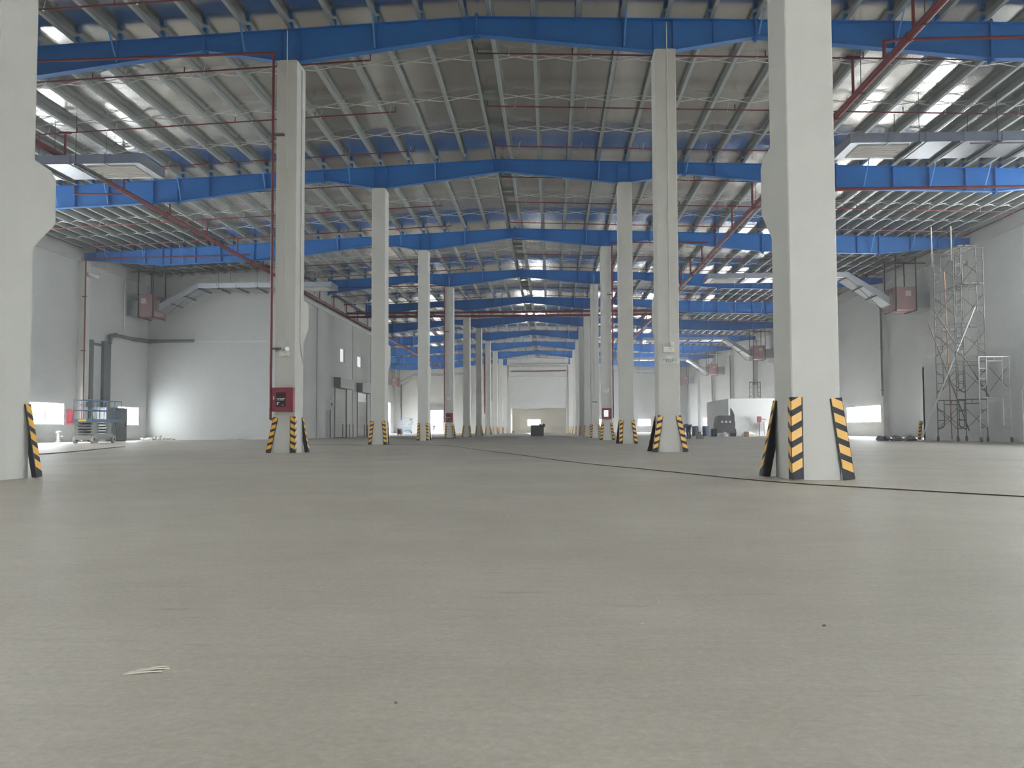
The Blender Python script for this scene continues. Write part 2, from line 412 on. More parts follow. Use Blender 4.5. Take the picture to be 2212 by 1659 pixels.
# ridge struts linking the two ridge purlins
xs = [x for x in PX if abs(x - RX) < 0.6]
for k in range(0, 10):
    for off in (3.5, 7.0, 10.5):
        y = F(k) + off
        mb = MB(); mb.box(xs[0] + 0.02, xs[1] - 0.02, y, y + 0.012, ztop(RX) + 0.03, ztop(RX) + 0.25); mb.box(xs[0] + 0.02, xs[1] - 0.02, y, y + 0.08, ztop(RX) + 0.03, ztop(RX) + 0.042)
        mb.build('ridge_strut', 'galv', ceiling)
# crossed bridging rods between purlins
rest = MB()
for k in range(0, 10):
    for r, off in enumerate((3.5, 7.0, 10.5)):
        y = F(k) + off
        for a, b in zip(PX, PX[1:]):
            if b - a < 0.7 or abs((a + b) / 2 - RX) < .3 or (a < XP and YX < y < YP): continue
            for q in (0, 1):
                za, zb = ztop(a) + 0.03, ztop(b) + 0.03
                p = (a + 0.02, y + 0.04 * q, za + (0.2 if q else 0)); t = (b - 0.02, y + 0.04 * q, zb + (0 if q else 0.2))
                if k == 1:
                    m1 = MB(); m1.tube(p, t, 0.018, 5); m1.build('bridging_rod', 'rod', ceiling)
                else: rest.tube(p, t, 0.018, 4)
tag(rest.build('bridging_rods', 'rod', ceiling), kind='stuff')

# ---- windows
WN = [0]
def window_y(x, sgn, ya, yb, za, zb, n, label, pane='pane'):
    """window in a wall running along Y; sgn = direction of the room"""
    WN[0] += 1
    root = thing('window_%d' % WN[0], (x - sgn * 0.15, (ya + yb) / 2, za), label, None, kind='structure')
    mb = MB(); t = 0.05; xc = x - sgn * 0.15
    mb.box(xc - .04, xc + .04, ya, yb, za, za + t); mb.box(xc - .04, xc + .04, ya, yb, zb - t, zb)
    mb.box(xc - .04, xc + .04, ya, ya + t, za + t, zb - t); mb.box(xc - .04, xc + .04, yb - t, yb, za + t, zb - t)
    mb.build('window_frame', 'alu', root)
    st = (yb - ya) / n
    for i in range(n):
        a = ya + i * st; b = a + st
        if i:
            mb = MB(); mb.box(xc - .035, xc + .035, a - .055, a + .055, za + t, zb - t); mb.build('mullion', 'alu', root)
        mb = MB(); xp = xc - sgn * .02; mb.box(xp - .006, xp + .006, a + .03, b - .03, za + t, zb - t); xf = xp + sgn * .0065
        mb.add([(xf, a + .03, za + t), (xf, b - .03, za + t), (xf, b - .03, zb - t), (xf, a + .03, zb - t)], [(0, 1, 2, 3)], 1); mb.build('pane', ['white', pane], root)
    return root
def window_x(y, sgn, xa, xb, za, zb, n, label, pane='pane'):
    WN[0] += 1
    root = thing('window_%d' % WN[0], ((xa + xb) / 2, y - sgn * 0.15, za), label, None, kind='structure')
    mb = MB(); t = 0.05; yc = y - sgn * 0.15
    mb.box(xa, xb, yc - .04, yc + .04, za, za + t); mb.box(xa, xb, yc - .04, yc + .04, zb - t, zb)
    mb.box(xa, xa + t, yc - .04, yc + .04, za + t, zb - t); mb.box(xb - t, xb, yc - .04, yc + .04, za + t, zb - t)
    mb.build('window_frame', 'alu', root)
    st = (xb - xa) / n
    for i in range(n):
        a = xa + i * st; b = a + st
        if i:
            mb = MB(); mb.box(a - .03, a + .03, yc - .035, yc + .035, za + t, zb - t); mb.build('mullion', 'alu', root)
        mb = MB(); yp = yc - sgn * .02; mb.box(a + .03, b - .03, yp - .006, yp + .006, za + t, zb - t); yf = yp + sgn * .0065
        mb.add([(a + .03, yf, za + t), (b - .03, yf, za + t), (b - .03, yf, zb - t), (a + .03, yf, zb - t)], [(0, 1, 2, 3)], 1); mb.build('pane', ['white', pane], root)
    return root
for i, (a, b, c, d) in enumerate(WIN_R): window_y(XR, -1, a, b, c, d, 7, 'wide daylit window band in the right wall, %s one from the camera' % ORD[i], 'panem' if i < 2 else 'pane')
for i, (a, b, c, d) in enumerate(WIN_L): window_y(XL, 1, a, b, c, d, 2, 'daylit window in the left wall, %s one from the camera' % ORD[i], 'panel' if i == 0 else 'panes')
for i, (a, b, c, d) in enumerate(CLER_R): window_y(XR, -1, a, b, c, d, 4, 'high glazed window in the right wall out of view, %s of two' % ORD[i], 'panec')
for i, (a, b, c, d) in enumerate(CLER_L): window_y(XL, 1, a, b, c, d, 4, 'high glazed window in the left wall out of view, %s of two' % ORD[i], 'panec')
window_x(YE, -1, 15.9, 18.2, 1.2, 2.45, 2, 'daylit two-pane window in the end wall of the right aisle')
window_x(YE, -1, 8.5, 10.8, 1.2, 2.45, 2, 'daylit two-pane window in the end wall beside the right column row')
window_x(YE, -1, -4.2, -1.9, 1.3, 2.45, 2, 'blazing two-pane window at the back of the far bright room')
window_y(XP, 1, 79.05, 80.85, 6.72, 7.95, 1, 'small pale upper window above the first roller shutter', 'paned')
window_y(XP, 1, 86.15, 88.3, 6.77, 7.83, 1, 'small pale upper window above the second roller shutter', 'paned')

# ================================================================== COLUMNS
def col_desc(side, k):
    row = 'left' if side < 0 else 'right'
    return ('nearest white concrete column of the %s row' % row) if k == 0 else ('white concrete column, %s of the %s row from the camera' % (ORD[k], row))
def short_col(side, k): return '%s %s-row column' % (ORD[k], 'left' if side < 0 else 'right')
def col_mesh(h):
    mb = MB(); c = 0.014; hx = CW / 2
    poly = [(-hx + c, 0), (hx - c, 0), (hx, c), (hx, CD), (-hx, CD), (-hx, c)]
    mb.prism(poly, 'z', 0, h); return mb.mesh('shaft', 'column')
def corbel_mesh():
    mb = MB(); hx = CW / 2
    mb.prism([(CD, 3.24), (CD + 0.56, 3.70), (CD + 0.56, 4.36), (CD + 0.42, 4.46), (CD, 4.50)], 'x', -hx, hx)
    return mb.mesh('corbel', 'column')
def plinth_mesh():
    mb = MB(); mb.box(-CW / 2 + .06, CW / 2 - .06, .08, CD - .08, 0, .05); return mb.mesh('bearing_plate', 'ledge')
SH = {-1: col_mesh(11.41), 1: col_mesh(11.51)}; COR = corbel_mesh(); BP = plinth_mesh()
for side, cx in ((-1, CLX), (1, CRX)):
    c = thing('concrete_column', (cx, F(-1), 0), 'white concrete column of the %s row standing behind the camera' % ('left' if side < 0 else 'right'), 'column', 'columns behind the camera')
    put('shaft', SH[side], c); put('corbel', COR, c)
    for k in range(0, 11):
        lab = col_desc(side, k)
        if (side, k) == (-1, 1): lab += ', carrying a red hose cabinet'
        if (side, k) == (1, 1): lab += ', with a green exit sign'
        c = thing('concrete_column', (cx, F(k), 0), lab, 'column', 'columns of the %s row' % ('left' if side < 0 else 'right'))
        put('shaft', SH[side], c); put('corbel', COR, c); put('bearing_plate', BP, c, (0, 0, 11.41 if side < 0 else 11.51))

# ---- corner guards leaning against the column corners
GH, GW, GT = 1.03, 0.135, 0.014
def guard_body(sx, sy, flat=False):
    mb = MB()
    # legs run along -sx (front/back face) and -sy (side face) from the corner
    mb.box(sx * GT, -sx * GW, 0, sy * GT, 0, GH - 0.0)
    mb.box(0, sx * GT, sy * GT, -sy * GW, 0, GH)
    # sloping rubber top
    if flat:
        for i in range(5): chevron(mb, sx, sy, 0.08 + i * 0.195, 1)
    return mb
def chevron(mb, sx, sy, z, mi=0):
    h, sl, e = 0.115, 0.075, 0.004
    def quad(p0, p1, n):
        p0 = Vector(p0); p1 = Vector(p1); n = Vector(n) * e
        a = [p0 + Vector((0, 0, z)), p1 + Vector((0, 0, z + sl)), p1 + Vector((0, 0, z + sl + h)), p0 + Vector((0, 0, z + h))]
        mb.hexa(a + [v + n for v in a], mi)
    quad((sx * (GT - .006), sy * GT, 0), (-sx * (GW - .016), sy * GT, 0), (0, sy, 0))
    quad((sx * GT, sy * (GT - .006), 0), (sx * GT, -sy * (GW - .016), 0), (sx, 0, 0))
GB, GF, GS = {}, {}, {}
for sx in (-1, 1):
    for sy in (-1, 1):
        GB[sx, sy] = guard_body(sx, sy).mesh('rubber_angle', 'rubber')
        GF[sx, sy] = guard_body(sx, sy, True).mesh('corner_guard', ['rubber', 'yellow'])
        ms = MB(); chevron(ms, sx, sy, 0); GS[sx, sy] = ms.mesh('reflector', 'yellow')
LEAN = {(1, 0, -1, -1): (-0.015, -0.05), (1, 0, 1, -1): (0.13, -0.04), (1, 0, -1, 1): (-0.20, 0.03),
        (-1, 0, 1, -1): (0.05, -0.06), (-1, 0, 1, 1): (0.14, 0.08), (-1, 1, -1, -1): (-0.20, -0.03), (-1, 1, 1, -1): (0.03, -0.10), (-1, 1, 1, 1): (0.17, 0.08),
        (1, 1, -1, -1): (-0.17, -0.05), (1, 1, 1, -1): (0.19, -0.05), (1, 1, -1, 1): (-0.22, 0.06)}
cornername = {(-1, -1): 'front left', (1, -1): 'front right', (-1, 1): 'back left', (1, 1): 'back right'}
for side, cx in ((-1, CLX), (1, CRX)):
    for k in range(0, 11):
        for sx in (-1, 1):
            for sy in (-1, 1):
                if sy > 0 and sx == side: continue            # hidden rear outer corner
                d = LEAN.get((side, k, sx, sy)) or (sx * random.uniform(.03, .15), sy * random.uniform(.02, .06))
                X = cx + sx * CW / 2; Y = F(k) + (0 if sy < 0 else CD)
                v = Vector((-d[0], -d[1], math.sqrt(GH * GH - d[0] ** 2 - d[1] ** 2)))
                q = Vector((0, 0, 1)).rotation_difference(v)
                lab = 'black rubber guard with yellow chevrons leaning on %s corner of %s' % (cornername[sx, sy], short_col(side, k))
                loc = (X + d[0] + sx * .004, Y + d[1] + sy * .004, 0.012)
                if k <= 3:
                    g = thing('corner_guard', loc, lab, 'corner guard', 'striped corner guards'); g.rotation_mode = 'QUATERNION'; g.rotation_quaternion = q
                    put('rubber_angle', GB[sx, sy], g)
                    for i in range(5): put('reflector', GS[sx, sy], g, (0, 0, 0.08 + i * 0.195))
                else:
                    g = put('corner_guard', GF[sx, sy], None, loc, q); tag(g, lab, 'corner guard', 'striped corner guards')
# the one standing by the low room
q = Vector((0, 0, 1)).rotation_difference(Vector((0.10, 0, 1)))
g = put('corner_guard', GF[-1, -1], None, (20.2, 50.62, .012), q); tag(g, 'black and yellow guard leaning at the far corner of the low room', 'corner guard', 'striped corner guards')

# ================================================================== RAFTERS
ND = [(-28.62, .42), (-23.7, 1.0), (-16.9, 1.05), (-10.2, .48), (CLX, 1.02), (RX, .55), (CRX, 0.99), (6.0, .5), (12.65, 1.05), (19.5, 1.03), (24.78, .42)]
def dep(x):
    for (a, da), (b, db) in zip(ND, ND[1:]):
        if a <= x <= b: return da + (db - da) * (x - a) / (b - a)
def seg_mesh(xs):
    mb = MB(); ft, fw, wt = 0.022, 0.125, 0.012
    for a, b in zip(xs, xs[1:]):
        za, zb = ztop(a), ztop(b)
        if a == RX: za = 12.75
        if b == RX: zb = 12.75
        ba, bb = za - dep(a), zb - dep(b)
        def bar(z0a, z1a, z0b, z1b, hw):
            mb.hexa([(a, -hw, z0a), (b, -hw, z0b), (b, hw, z0b), (a, hw, z0a), (a, -hw, z1a), (b, -hw, z1b), (b, hw, z1b), (a, hw, z1a)])
        bar(za - ft, za, zb - ft, zb, fw); bar(ba, ba + ft, bb, bb + ft, fw); bar(ba + ft, za - ft, bb + ft, zb - ft, wt / 2)
    return mb.mesh('beam_segment', 'blue')
SPL = [-23.7, -16.9, -10.2, RX, 6.0, 12.65, 19.5]
ALLX = [n[0] for n in ND]
cuts = [ND[0][0]] + SPL + [ND[-1][0]]
SEG = []
for a, b in zip(cuts, cuts[1:]):
    inner = [x for x in ALLX if a < x < b]
    SEG.append(((a + b) / 2, seg_mesh([a] + inner + [b])))
def zt(x): return 12.75 if abs(x - RX) < 1e-6 else ztop(x)
def splice(x):
    mb = MB(); d = dep(x); z1 = zt(x) + 0.10; z0 = zt(x) - d - 0.10
    mb.box(x - .028, x + .028, -.125, .125, z0, z1)
    n = 4 if d > .7 else 3
    for i in range(n):
        z = z0 + .06 + (z1 - z0 - .12) * i / (n - 1)
        for yy in (-.09, .09): mb.tube((x - .06, yy, z), (x + .06, yy, z), .018, 6)
    # gusset fin under the plate
    mb.prism([(x - .16, zt(x) - d), (x + .16, zt(x) - d), (x, z0 - .02)], 'y', -.008, .008)
    return mb.mesh('splice_plate', 'blue')
def stiff(x):
    mb = MB(); z1 = zt(x) - .022; z0 = zt(x) - dep(x) + .022
    for s in (-1, 1): mb.box(x - .007, x + .007, s * .006, s * .118, z0, z1)
    return mb.mesh('stiffener', 'blue')
def fly(x):
    mb = MB(); zb = zt(x) - dep(x) + .05
    p = Vector((x, -.12, zb)); q_ = Vector((x + .04, -.72, zt(x) + .05))
    n = Vector((1, 0, 0)) * .022
    mb.hexa([p - n, p + n, p + n + Vector((0, .006, 0)), p - n + Vector((0, .006, 0)), q_ - n, q_ + n, q_ + n + Vector((0, .006, 0)), q_ - n + Vector((0, .006, 0))])
    mb.hexa([p + n, p + n + Vector((.006, 0, 0)), p + n + Vector((.006, .04, 0.02)), p + n + Vector((0, .04, 0.02)), q_ + n, q_ + n + Vector((.006, 0, 0)), q_ + n + Vector((.006, .04, 0.02)), q_ + n + Vector((0, .04, 0.02))])
    return mb.mesh('fly_brace', 'bluel')
def cleat(mb, x):
    s = 1 if x > RX else -1
    mb.box(x - .13 * (s > 0) - .002, x + .13 * (s < 0) + .002, -.08, .08, ztop(x), ztop(x) + .22); return mb
SPM = [(x, splice(x)) for x in SPL]
STX = [CLX - .28, CLX + .28, CRX - .28, CRX + .28] + [x for i, x in enumerate(PX) if i % 2 == 0 and min(abs(x - s) for s in SPL) > .35 and abs(x - CLX) > .6 and abs(x - CRX) > .6]
STM = [(x, stiff(x)) for x in STX]
FLM = [(x, fly(x)) for i, x in enumerate(PX) if i % 3 == 1 and abs(x - RX) > 1]
CLM = [(x, cleat(MB(), x).mesh('purlin_cleat', 'blue')) for x in PX]
for k in range(1, 11):
    xmin = XP + .1 if k in (4, 5) else -99
    y = F(k) + CD / 2
    r = thing('steel_rafter', (0, y, 0), 'blue tapered steel roof rafter, %s from the camera' % ORD[k - 1], 'roof beam', 'blue roof rafters')
    for x, me in SEG:
        if k in (4, 5) and x < -17: continue
        put('beam_segment', me, r)
    for x, me in SPM + []:
        if x > xmin: put('splice_plate', me, r)
    for x, me in STM:
        if x > xmin and (k <= 5 or True): put('stiffener', me, r)
    for x, me in FLM:
        if x > xmin: put('fly_brace', me, r)
    if k <= 3:
        for x, me in CLM: put('purlin_cleat', me, r)
    else:
        mb = MB()
        for x in PX:
            if x > xmin: cleat(mb, x)
        tag(put('purlin_cleats', mb.mesh('purlin_cleats', 'blue'), r), kind='stuff')

# ================================================================== SPRINKLER PIPES
ZM, XML, XMR = 10.85, -18.1, 9.42
def clamp_at(mb, x, y, z, r): mb.box(x - r - .02, x + r + .02, y - .03, y + .03, z - r - .02, z + r + .02)
def main_pipe(x, ya, yb, label):
    p = thing('sprinkler_main', (x, ya, ZM), label, 'pipe', 'red sprinkler mains')
    mb = MB(); mb.tube((x, ya, ZM), (x, yb, ZM), .11, 12); mb.build('pipe', 'red', p, smooth=False)
    y = ya + 1.5
    while y < yb:
        mb = MB(); mb.tube((x, y - .05, ZM), (x, y + .05, ZM), .14, 12); mb.build('coupling', 'red', p); y += 6.0
    y = ya + 3.2
    while y < yb:
        mb = MB(); mb.tube((x, y, ZM + .1), (x, y, ztop(x) + .02), .012, 5); mb.box(x - .13, x + .13, y - .02, y + .02, ZM - .125, ZM - .105); mb.build('hanger', 'dark', p); y += 4.667
    return p
main_pipe(XML, 10, 150, 'long red sprinkler main hung along the left aisle')
main_pipe(XMR, 10, 150, 'long red sprinkler main hung along the right aisle')
for i, (dz, nm) in enumerate(((.17, 'upper'), (-.17, 'lower'))):
    y = F(5) - 2.2
    p = thing('cross_main', (XML, y, ZM + dz), '%s of two red mains crossing the hall between the column rows' % nm, 'pipe', 'red crossing mains')
    mb = MB(); mb.tube((XML, y, ZM + dz), (XMR, y, ZM + dz), .10, 12); mb.build('pipe', 'red', p)
    for x in (-14, -10, -5, 0, 5):
        mb = MB(); mb.tube((x, y - .0, ZM + dz), (x + .1, y, ZM + dz), .125, 12); mb.build('coupling', 'red', p)
    if i == 0:
        for x in (-12.6, -4.2, 1.0, 6.6):
            mb = MB(); mb.tube((x, y + .12, ZM + .3), (x, y + .12, ztop(x)), .012, 5); mb.build('hanger', 'dark', p)
nb = {-1: 0, 1: 0}
for k in range(0, 10):
    for off in (2.4, 7.07, 11.75):
        y = F(k) + off
        if y < 20: continue
        for side in (-1, 1):
            if side < 0:
                xa, xb = XL + 1.2, -5.65
                if YX < y < YP: xa = XP + .35
            else: xa, xb = -2.25, XR - 1.2
            zz = lambda x: ztop(x) - 0.22
            n = nb[side]; nb[side] += 1
            p = thing('sprinkler_branch', (xa, y, zz(xa)), 'red sprinkler branch %s of the ridge, %s of three in the %s roof bay' % ('left' if side < 0 else 'right', {2.4: 'first', 7.07: 'middle', 11.75: 'last'}[off], ORD[k]), 'pipe', 'red sprinkler branches')
            mb = MB(); mb.path([(xa, y, zz(xa)), (xb, y, zz(xb))], .026, 6); mb.build('pipe', 'red', p)
            xm = XML if side < 0 else XMR
            mb = MB(); mb.tube((xm, y, ZM + .05), (xm, y, zz(xm)), .045, 8); mb.box(xm - .22, xm + .22, y - .045, y + .045, zz(xm) - .045, zz(xm) + .045); mb.build('riser', 'red', p)
            if k < 5:
                x = xb if side < 0 else xa
                while xa - .01 <= x <= xb + .01:
                    mb = MB(); mb.tube((x, y, zz(x)), (x, y, zz(x) + .15), .018, 6); mb.tube((x, y, zz(x) + .15), (x, y, zz(x) + .2), .03, 6, .012)
                    mb.build('sprinkler_head', 'red', p); x += 3.0 * (-1 if side < 0 else 1)
            x = xa + 1.0
            hm = MB()
            while x < xb:
                if k < 3: hm = MB()
                hm.tube((x, y, zz(x)), (x + .05, y, ztop(x) + .02), .008, 4); hm.box(x - .02, x + .02, y - .035, y + .035, zz(x) - .04, zz(x) - .028); x += 2.58
                if k < 3: hm.build('hanger', 'rod', p)
            if k >= 3: tag(hm.build('hangers', 'rod', p), kind='stuff')

def feed(pts, r, label, mats='red', name='fire_pipe', cat='pipe', grp='red fire feed pipes'):
    p = thing(name, pts[0], label, cat, grp)
    mb = MB(); mb.path(pts, r, 10); mb.build('pipe', mats, p)
    for q_ in pts[1:-1]:
        mb = MB(); mb.blob(q_, (r * 1.35, r * 1.35, r * 1.35), 8, 0); mb.build('elbow', mats, p, smooth=True)
    return p
y = F(1) - .14
p = feed([(XML, y, 11.45), (-7.96, y, 11.58), (-7.96, y + .03, 1.25), (-7.96, y + .03, .99), (-7.9, y + .03, .95)], .036, 'red fire pipe dropping down the cabinet column on the left')
for z in (9.2, 2.98):
    mb = MB(); mb.box(-7.96, -7.66, y + .02, y + .14, z - .025, z + .025); mb.build('bracket', 'darkpipe', p)
feed([(XMR, F(1) - .2, 11.0), (XMR, F(1) - .2, 11.5), (9.9, F(1) - .2, 11.55), (XR - .6, F(1) - .2, 11.55)], .045, 'red feed pipe passing in front of the nearest rafter, right side')
feed([(XMR, 35.2, ZM), (11.0, 35.2, 10.95), (11.0, 37.6, 10.95), (11.6, 37.6, 10.95), (11.6, 37.6, 10.25), (11.1, 36.4, 10.25), (XR - .6, 36.4, 10.25)], .04, 'thin red pipe stepping around the near right duct')
y = F(3) - .14
p = feed([(XML, y, 11.25), (XL + .5, y, 11.1), (XL + .5, y, .9)], .04, 'red fire pipe running down the left outer wall')
for z in (2.2, 5.5, 8.8):
    mb = MB(); mb.box(XL + .3, XL + .55, y - .02, F(3) + .01, z, z + .05); mb.build('bracket', 'darkpipe', p)
p = feed([(XMR, y, 11.65), (3.69, y, 11.72), (3.69, y, 1.3)], .036, 'red fire pipe dropping beside the fourth right-row column')
mb = MB(); mb.box(3.4, 3.69, y + .02, y + .14, 8.6, 8.66); mb.build('bracket', 'darkpipe', p)
y = F(4) - .14
p = feed([(-17.6, y, 11.4), (-7.95, y, 11.5), (-7.95, y, 1.2)], .036, 'red fire pipe dropping beside the fifth left-row column')
mb = MB(); mb.box(-7.95, -7.6, y + .02, y + .14, 8.0, 8.06); mb.build('bracket', 'darkpipe', p)
feed([(XML - 0.0, F(2) - 1.4, 10.95), (-20.7, F(2) - 1.4, 10.98), (-20.7, F(2) - 1.4, 11.35)], .03, 'short red stub branching off the left main')
p = feed([(-6.6, F(10) - .15, 10.35), (2.6, F(10) - .15, 10.45)], .08, 'red pipe along the top of the far cross wall')
for x in (-5.5, -2, 1.5):
    mb = MB(); mb.box(x, x + .06, F(10) - .25, F(10) + .03, 10.25, 10.32); mb.build('bracket', 'darkpipe', p)
feed([(CLX - .42, F(7) + .2, 9.8), (CLX - .42, F(7) + .2, 2.6)], .10, 'thick red riser beside the eighth left-row column')
for k, x0 in ((4, XR - .5), (6, XR - .5), (7, XR - .5), (8, XR - .5), (9, XR - .5)):
    p = feed([(x0, F(k) - .1, 10.6), (x0, F(k) - .1, 2.2 if k > 4 else 3.0)], .07, 'dark drop pipe beside the %s pilaster of the right wall' % ORD[k], 'darkpipe', 'drop_pipe', 'pipe', 'dark wall pipes')
    for z in (3.4, 6.5, 9.5):
        mb = MB(); mb.box(x0 - .09, x0 + .12, F(k) - .12, F(k) + .02, z, z + .06); mb.build('bracket', 'darkpipe', p)
p = feed([(-27.5, YE - .2, 9.2), (-27.5, YE - .2, 2.4)], .12, 'dark drop pipe on the far end wall, left aisle', 'darkpipe', 'drop_pipe', 'pipe', 'dark wall pipes')
mb = MB(); mb.box(-27.64, -27.36, YE - .22, YE + .02, 5, 5.08); mb.build('bracket', 'darkpipe', p)

# ================================================================== HOSE CABINETS
def cabinet(x0, x1, y, z0, z1, label, side=-1, open_=False):
    c = thing('hose_cabinet', ((x0 + x1) / 2, y, z0), label, 'cabinet', 'red fire hose cabinets')
    d = .20
    mb = MB(); mb.box(x0, x1, y - d, y - .005, z0, z1); mb.build('body', 'redbox', c)
    fx = x1 - .09 if side < 0 else x0 + .09
    mb = MB(); mb.box(x0 + .01, x1 - .01, y - d - .018, y - d - .001, z0 + .01, z1 - .01); dr = mb.build('door', 'redbox', c)
    w_, h_ = x1 - x0, z1 - z0; gx0, gx1 = x0 + w_ * .2, x0 + w_ * .66; gz0, gz1 = z0 + h_ * .2, z1 - h_ * .2
    mb = MB(); mb.box(gx0, gx1, y - d - .023, y - d - .019, gz0, gz1); mb.build('glass_panel', 'paned' if open_ else 'glass', dr)  # daylight on the pale pane is painted as a weak glow
    if not open_:
        for zr, segs in ((.56, [(.08, .2), (.24, .3), (.36, .58), (.64, .9)]), (.47, [(.16, .36), (.42, .82)])):
            mb = MB()
            for a, b in segs: mb.box(gx0 + (gx1 - gx0) * a, gx0 + (gx1 - gx0) * b, y - d - .025, y - d - .0232, gz0 + (gz1 - gz0) * zr - .012, gz0 + (gz1 - gz0) * zr + .012)
            mb.build('lettering', 'white', dr)
        mb = MB(); mb.box(gx0 + .03, gx0 + .06, y - d - .025, y - d - .0232, gz0 + .05, gz0 + .13); mb.box(gx0 + .07, gx0 + .1, y - d - .025, y - d - .0232, gz0 + .1, gz0 + .125); mb.box(gx1 - .11, gx1 - .06, y - d - .025, y - d - .0232, gz0 + .04, gz0 + .055); mb.build('lettering', 'white', dr)
    mb = MB(); mb.box(x0 + w_ * .07, x0 + w_ * .12, y - d - .03, y - d - .018, z0 + h_ * .5, z0 + h_ * .64); mb.build('handle', 'white', dr)
    return c
cabinet(-7.9, -7.29, F(1), 1.18, 1.86, 'red hose cabinet with a dark window on the second left-row column')
cabinet(3.02, 3.58, F(3), 1.25, 1.88, 'pale red hose cabinet on the fourth right-row column, glass catching daylight', open_=True)
cabinet(-7.86, -7.3, F(4), 1.21, 1.9, 'red hose cabinet on the fifth left-row column')

# ================================================================== EMERGENCY LIGHTS AND EXIT SIGNS
def emergency(x, y, z, label):
    e = thing('emergency_light', (x, y, z), label, 'light', 'twin-head emergency lights')
    mb = MB(); mb.box(x - .15, x + .15, y - .075, y - .003, z, z + .15); mb.build('body', 'white', e)
    for s in (-1, 1):
        mb = MB(); c = Vector((x + s * .085, y - .05, z + .215)); d = Vector((s * .35, -1, -.05)).normalized()
        mb.tube(c + d * -.03, c + d * .05, .05, 14, .068); hd = mb.build('lamp_head', 'white', e)
        mb = MB(); mb.tube(c + d * .051, c + d * .055, .055, 14); mb.build('lens', 'alu', hd)
        mb = MB(); mb.tube((x + s * .06, y - .04, z + .15), (x + s * .08, y - .045, z + .19), .014, 6); mb.build('neck', 'white', hd)
    mb = MB(); mb.box(x + .03, x + .11, y - .077, y - .0752, z + .025, z + .045); mb.build('label_strip', 'labely', e)
    mb = MB(); mb.box(x - .01, x + .08, y - .077, y - .0752, z + .09, z + .1); mb.build('label_strip', 'grey', e)
    return e
emergency(-7.60, F(1), 2.76, 'white twin-head emergency light above the hose cabinet on the left')
emergency(3.33, F(1), 2.80, 'white twin-head emergency light above the exit sign on the right')
emergency(3.30, F(3), 2.80, 'white twin-head emergency light above the cabinet on the fourth right-row column')
emergency(-7.60, F(4), 2.85, 'white twin-head emergency light on the fifth left-row column')
def exit_sign(x, y, z, label):
    e = thing('exit_sign', (x, y, z), label, 'sign', 'green exit signs')
    w_, h_ = .20, .15
    mb = MB(); mb.box(x - w_, x + w_, y - .04, y - .003, z, z + .018); mb.box(x - w_, x + w_, y - .04, y - .003, z + h_ - .018, z + h_)
    mb.box(x - w_, x - w_ + .012, y - .04, y - .003, z + .018, z + h_ - .018); mb.box(x + w_ - .012, x + w_, y - .04, y - .003, z + .018, z + h_ - .018); mb.build('frame', 'white', e)
    mb = MB(); mb.box(x - w_ + .012, x + w_ - .012, y - .034, y - .005, z + .018, z + h_ - .018); pn = mb.build('panel', 'green', e)
    yy0, yy1 = y - .037, y - .0345
    for s in (-1, 1):
        cx = x + s * .13; cz = z + .092
        mb = MB(); mb.prism([(cx + s * .045, cz), (cx + s * .005, cz + .028), (cx + s * .005, cz + .012), (cx - s * .04, cz + .012), (cx - s * .04, cz - .012), (cx + s * .005, cz - .012), (cx + s * .005, cz - .028)], 'y', yy0, yy1); mb.build('arrow', 'white', pn)
        mb = MB(); mb.box(cx - .045, cx + .045, yy0 + .001, yy1, z + .035, z + .048); mb.build('caption_strip', 'duct', pn)
    # door symbol with running figure
    mb = MB(); mb.box(x - .058, x - .045, yy0, yy1, z + .022, z + .128); mb.box(x + .045, x + .058, yy0, yy1, z + .022, z + .128); mb.box(x - .058, x + .058, yy0, yy1, z + .122, z + .13); mb.build('door_symbol', 'white', pn)
    mb = MB(); mb.tube((x + .006, yy0, z + .108), (x + .006, yy1, z + .108), .011, 10)
    for a, b in (((0, .095), (-.012, .06)), ((-.012, .06), (.014, .045)), ((.014, .045), (.006, .026)), ((-.012, .06), (-.03, .036)), ((0, .092), (.03, .08)), ((0, .092), (-.026, .078))):
        A = Vector((x + a[0], 0, z + a[1])); B = Vector((x + b[0], 0, z + b[1])); n_ = (B - A).normalized().cross(Vector((0, 1, 0))) * .007
        mb.prism([((A + n_).x, (A + n_).z), ((B + n_).x, (B + n_).z), ((B - n_).x, (B - n_).z), ((A - n_).x, (A - n_).z)], 'y', yy0, yy1)
    mb.build('running_figure', 'white', pn)
    mb = MB(); mb.box(x - .07, x + .07, y - .03, y - .003, z + h_ + .006, z + h_ + .055); mb.build('junction_box', 'white', e)
    return e
exit_sign(3.345, F(1), 2.485, 'green exit sign with arrows both ways on the second right-row column')
exit_sign(3.30, F(4), 2.60, 'green exit sign on the fifth right-row column')
# conduits on columns
def conduit(pts, r, label, m='offw', name='conduit'):
    p = thing(name, pts[0], label, 'conduit', 'white conduits'); mb = MB(); mb.path(pts, r, 8); mb.build('tube', m, p)
    for i in range(1, 4):
        a = Vector(pts[0]).lerp(Vector(pts[1]), i / 4); mb = MB(); mb.box(a.x - r - .012, a.x + r + .012, a.y - r - .004, a.y + r + .004, a.z - .012, a.z + .012); mb.build('clip', m, p)
    return p
conduit([(-7.60, F(1) - .016, 12.3), (-7.60, F(1) - .016, 3.05)], .014, 'white conduit up the face of the second left-row column')
conduit([(3.38, F(1) - .016, 12.3), (3.36, F(1) - .016, 3.08)], .014, 'white conduit up the face of the second right-row column')
conduit([(-7.28, F(1) + .45, 11.3), (-7.28, F(1) + .45, 3.3), (-7.28, F(1) + .62, 2.85), (-7.28, F(1) + .86, 2.6)], .018, 'pale conduit on the inner side of the second left-row column')
conduit([(3.30, F(4) - .016, 12.2), (3.30, F(4) - .016, 2.8)], .016, 'white conduit up the face of the fifth right-row column')
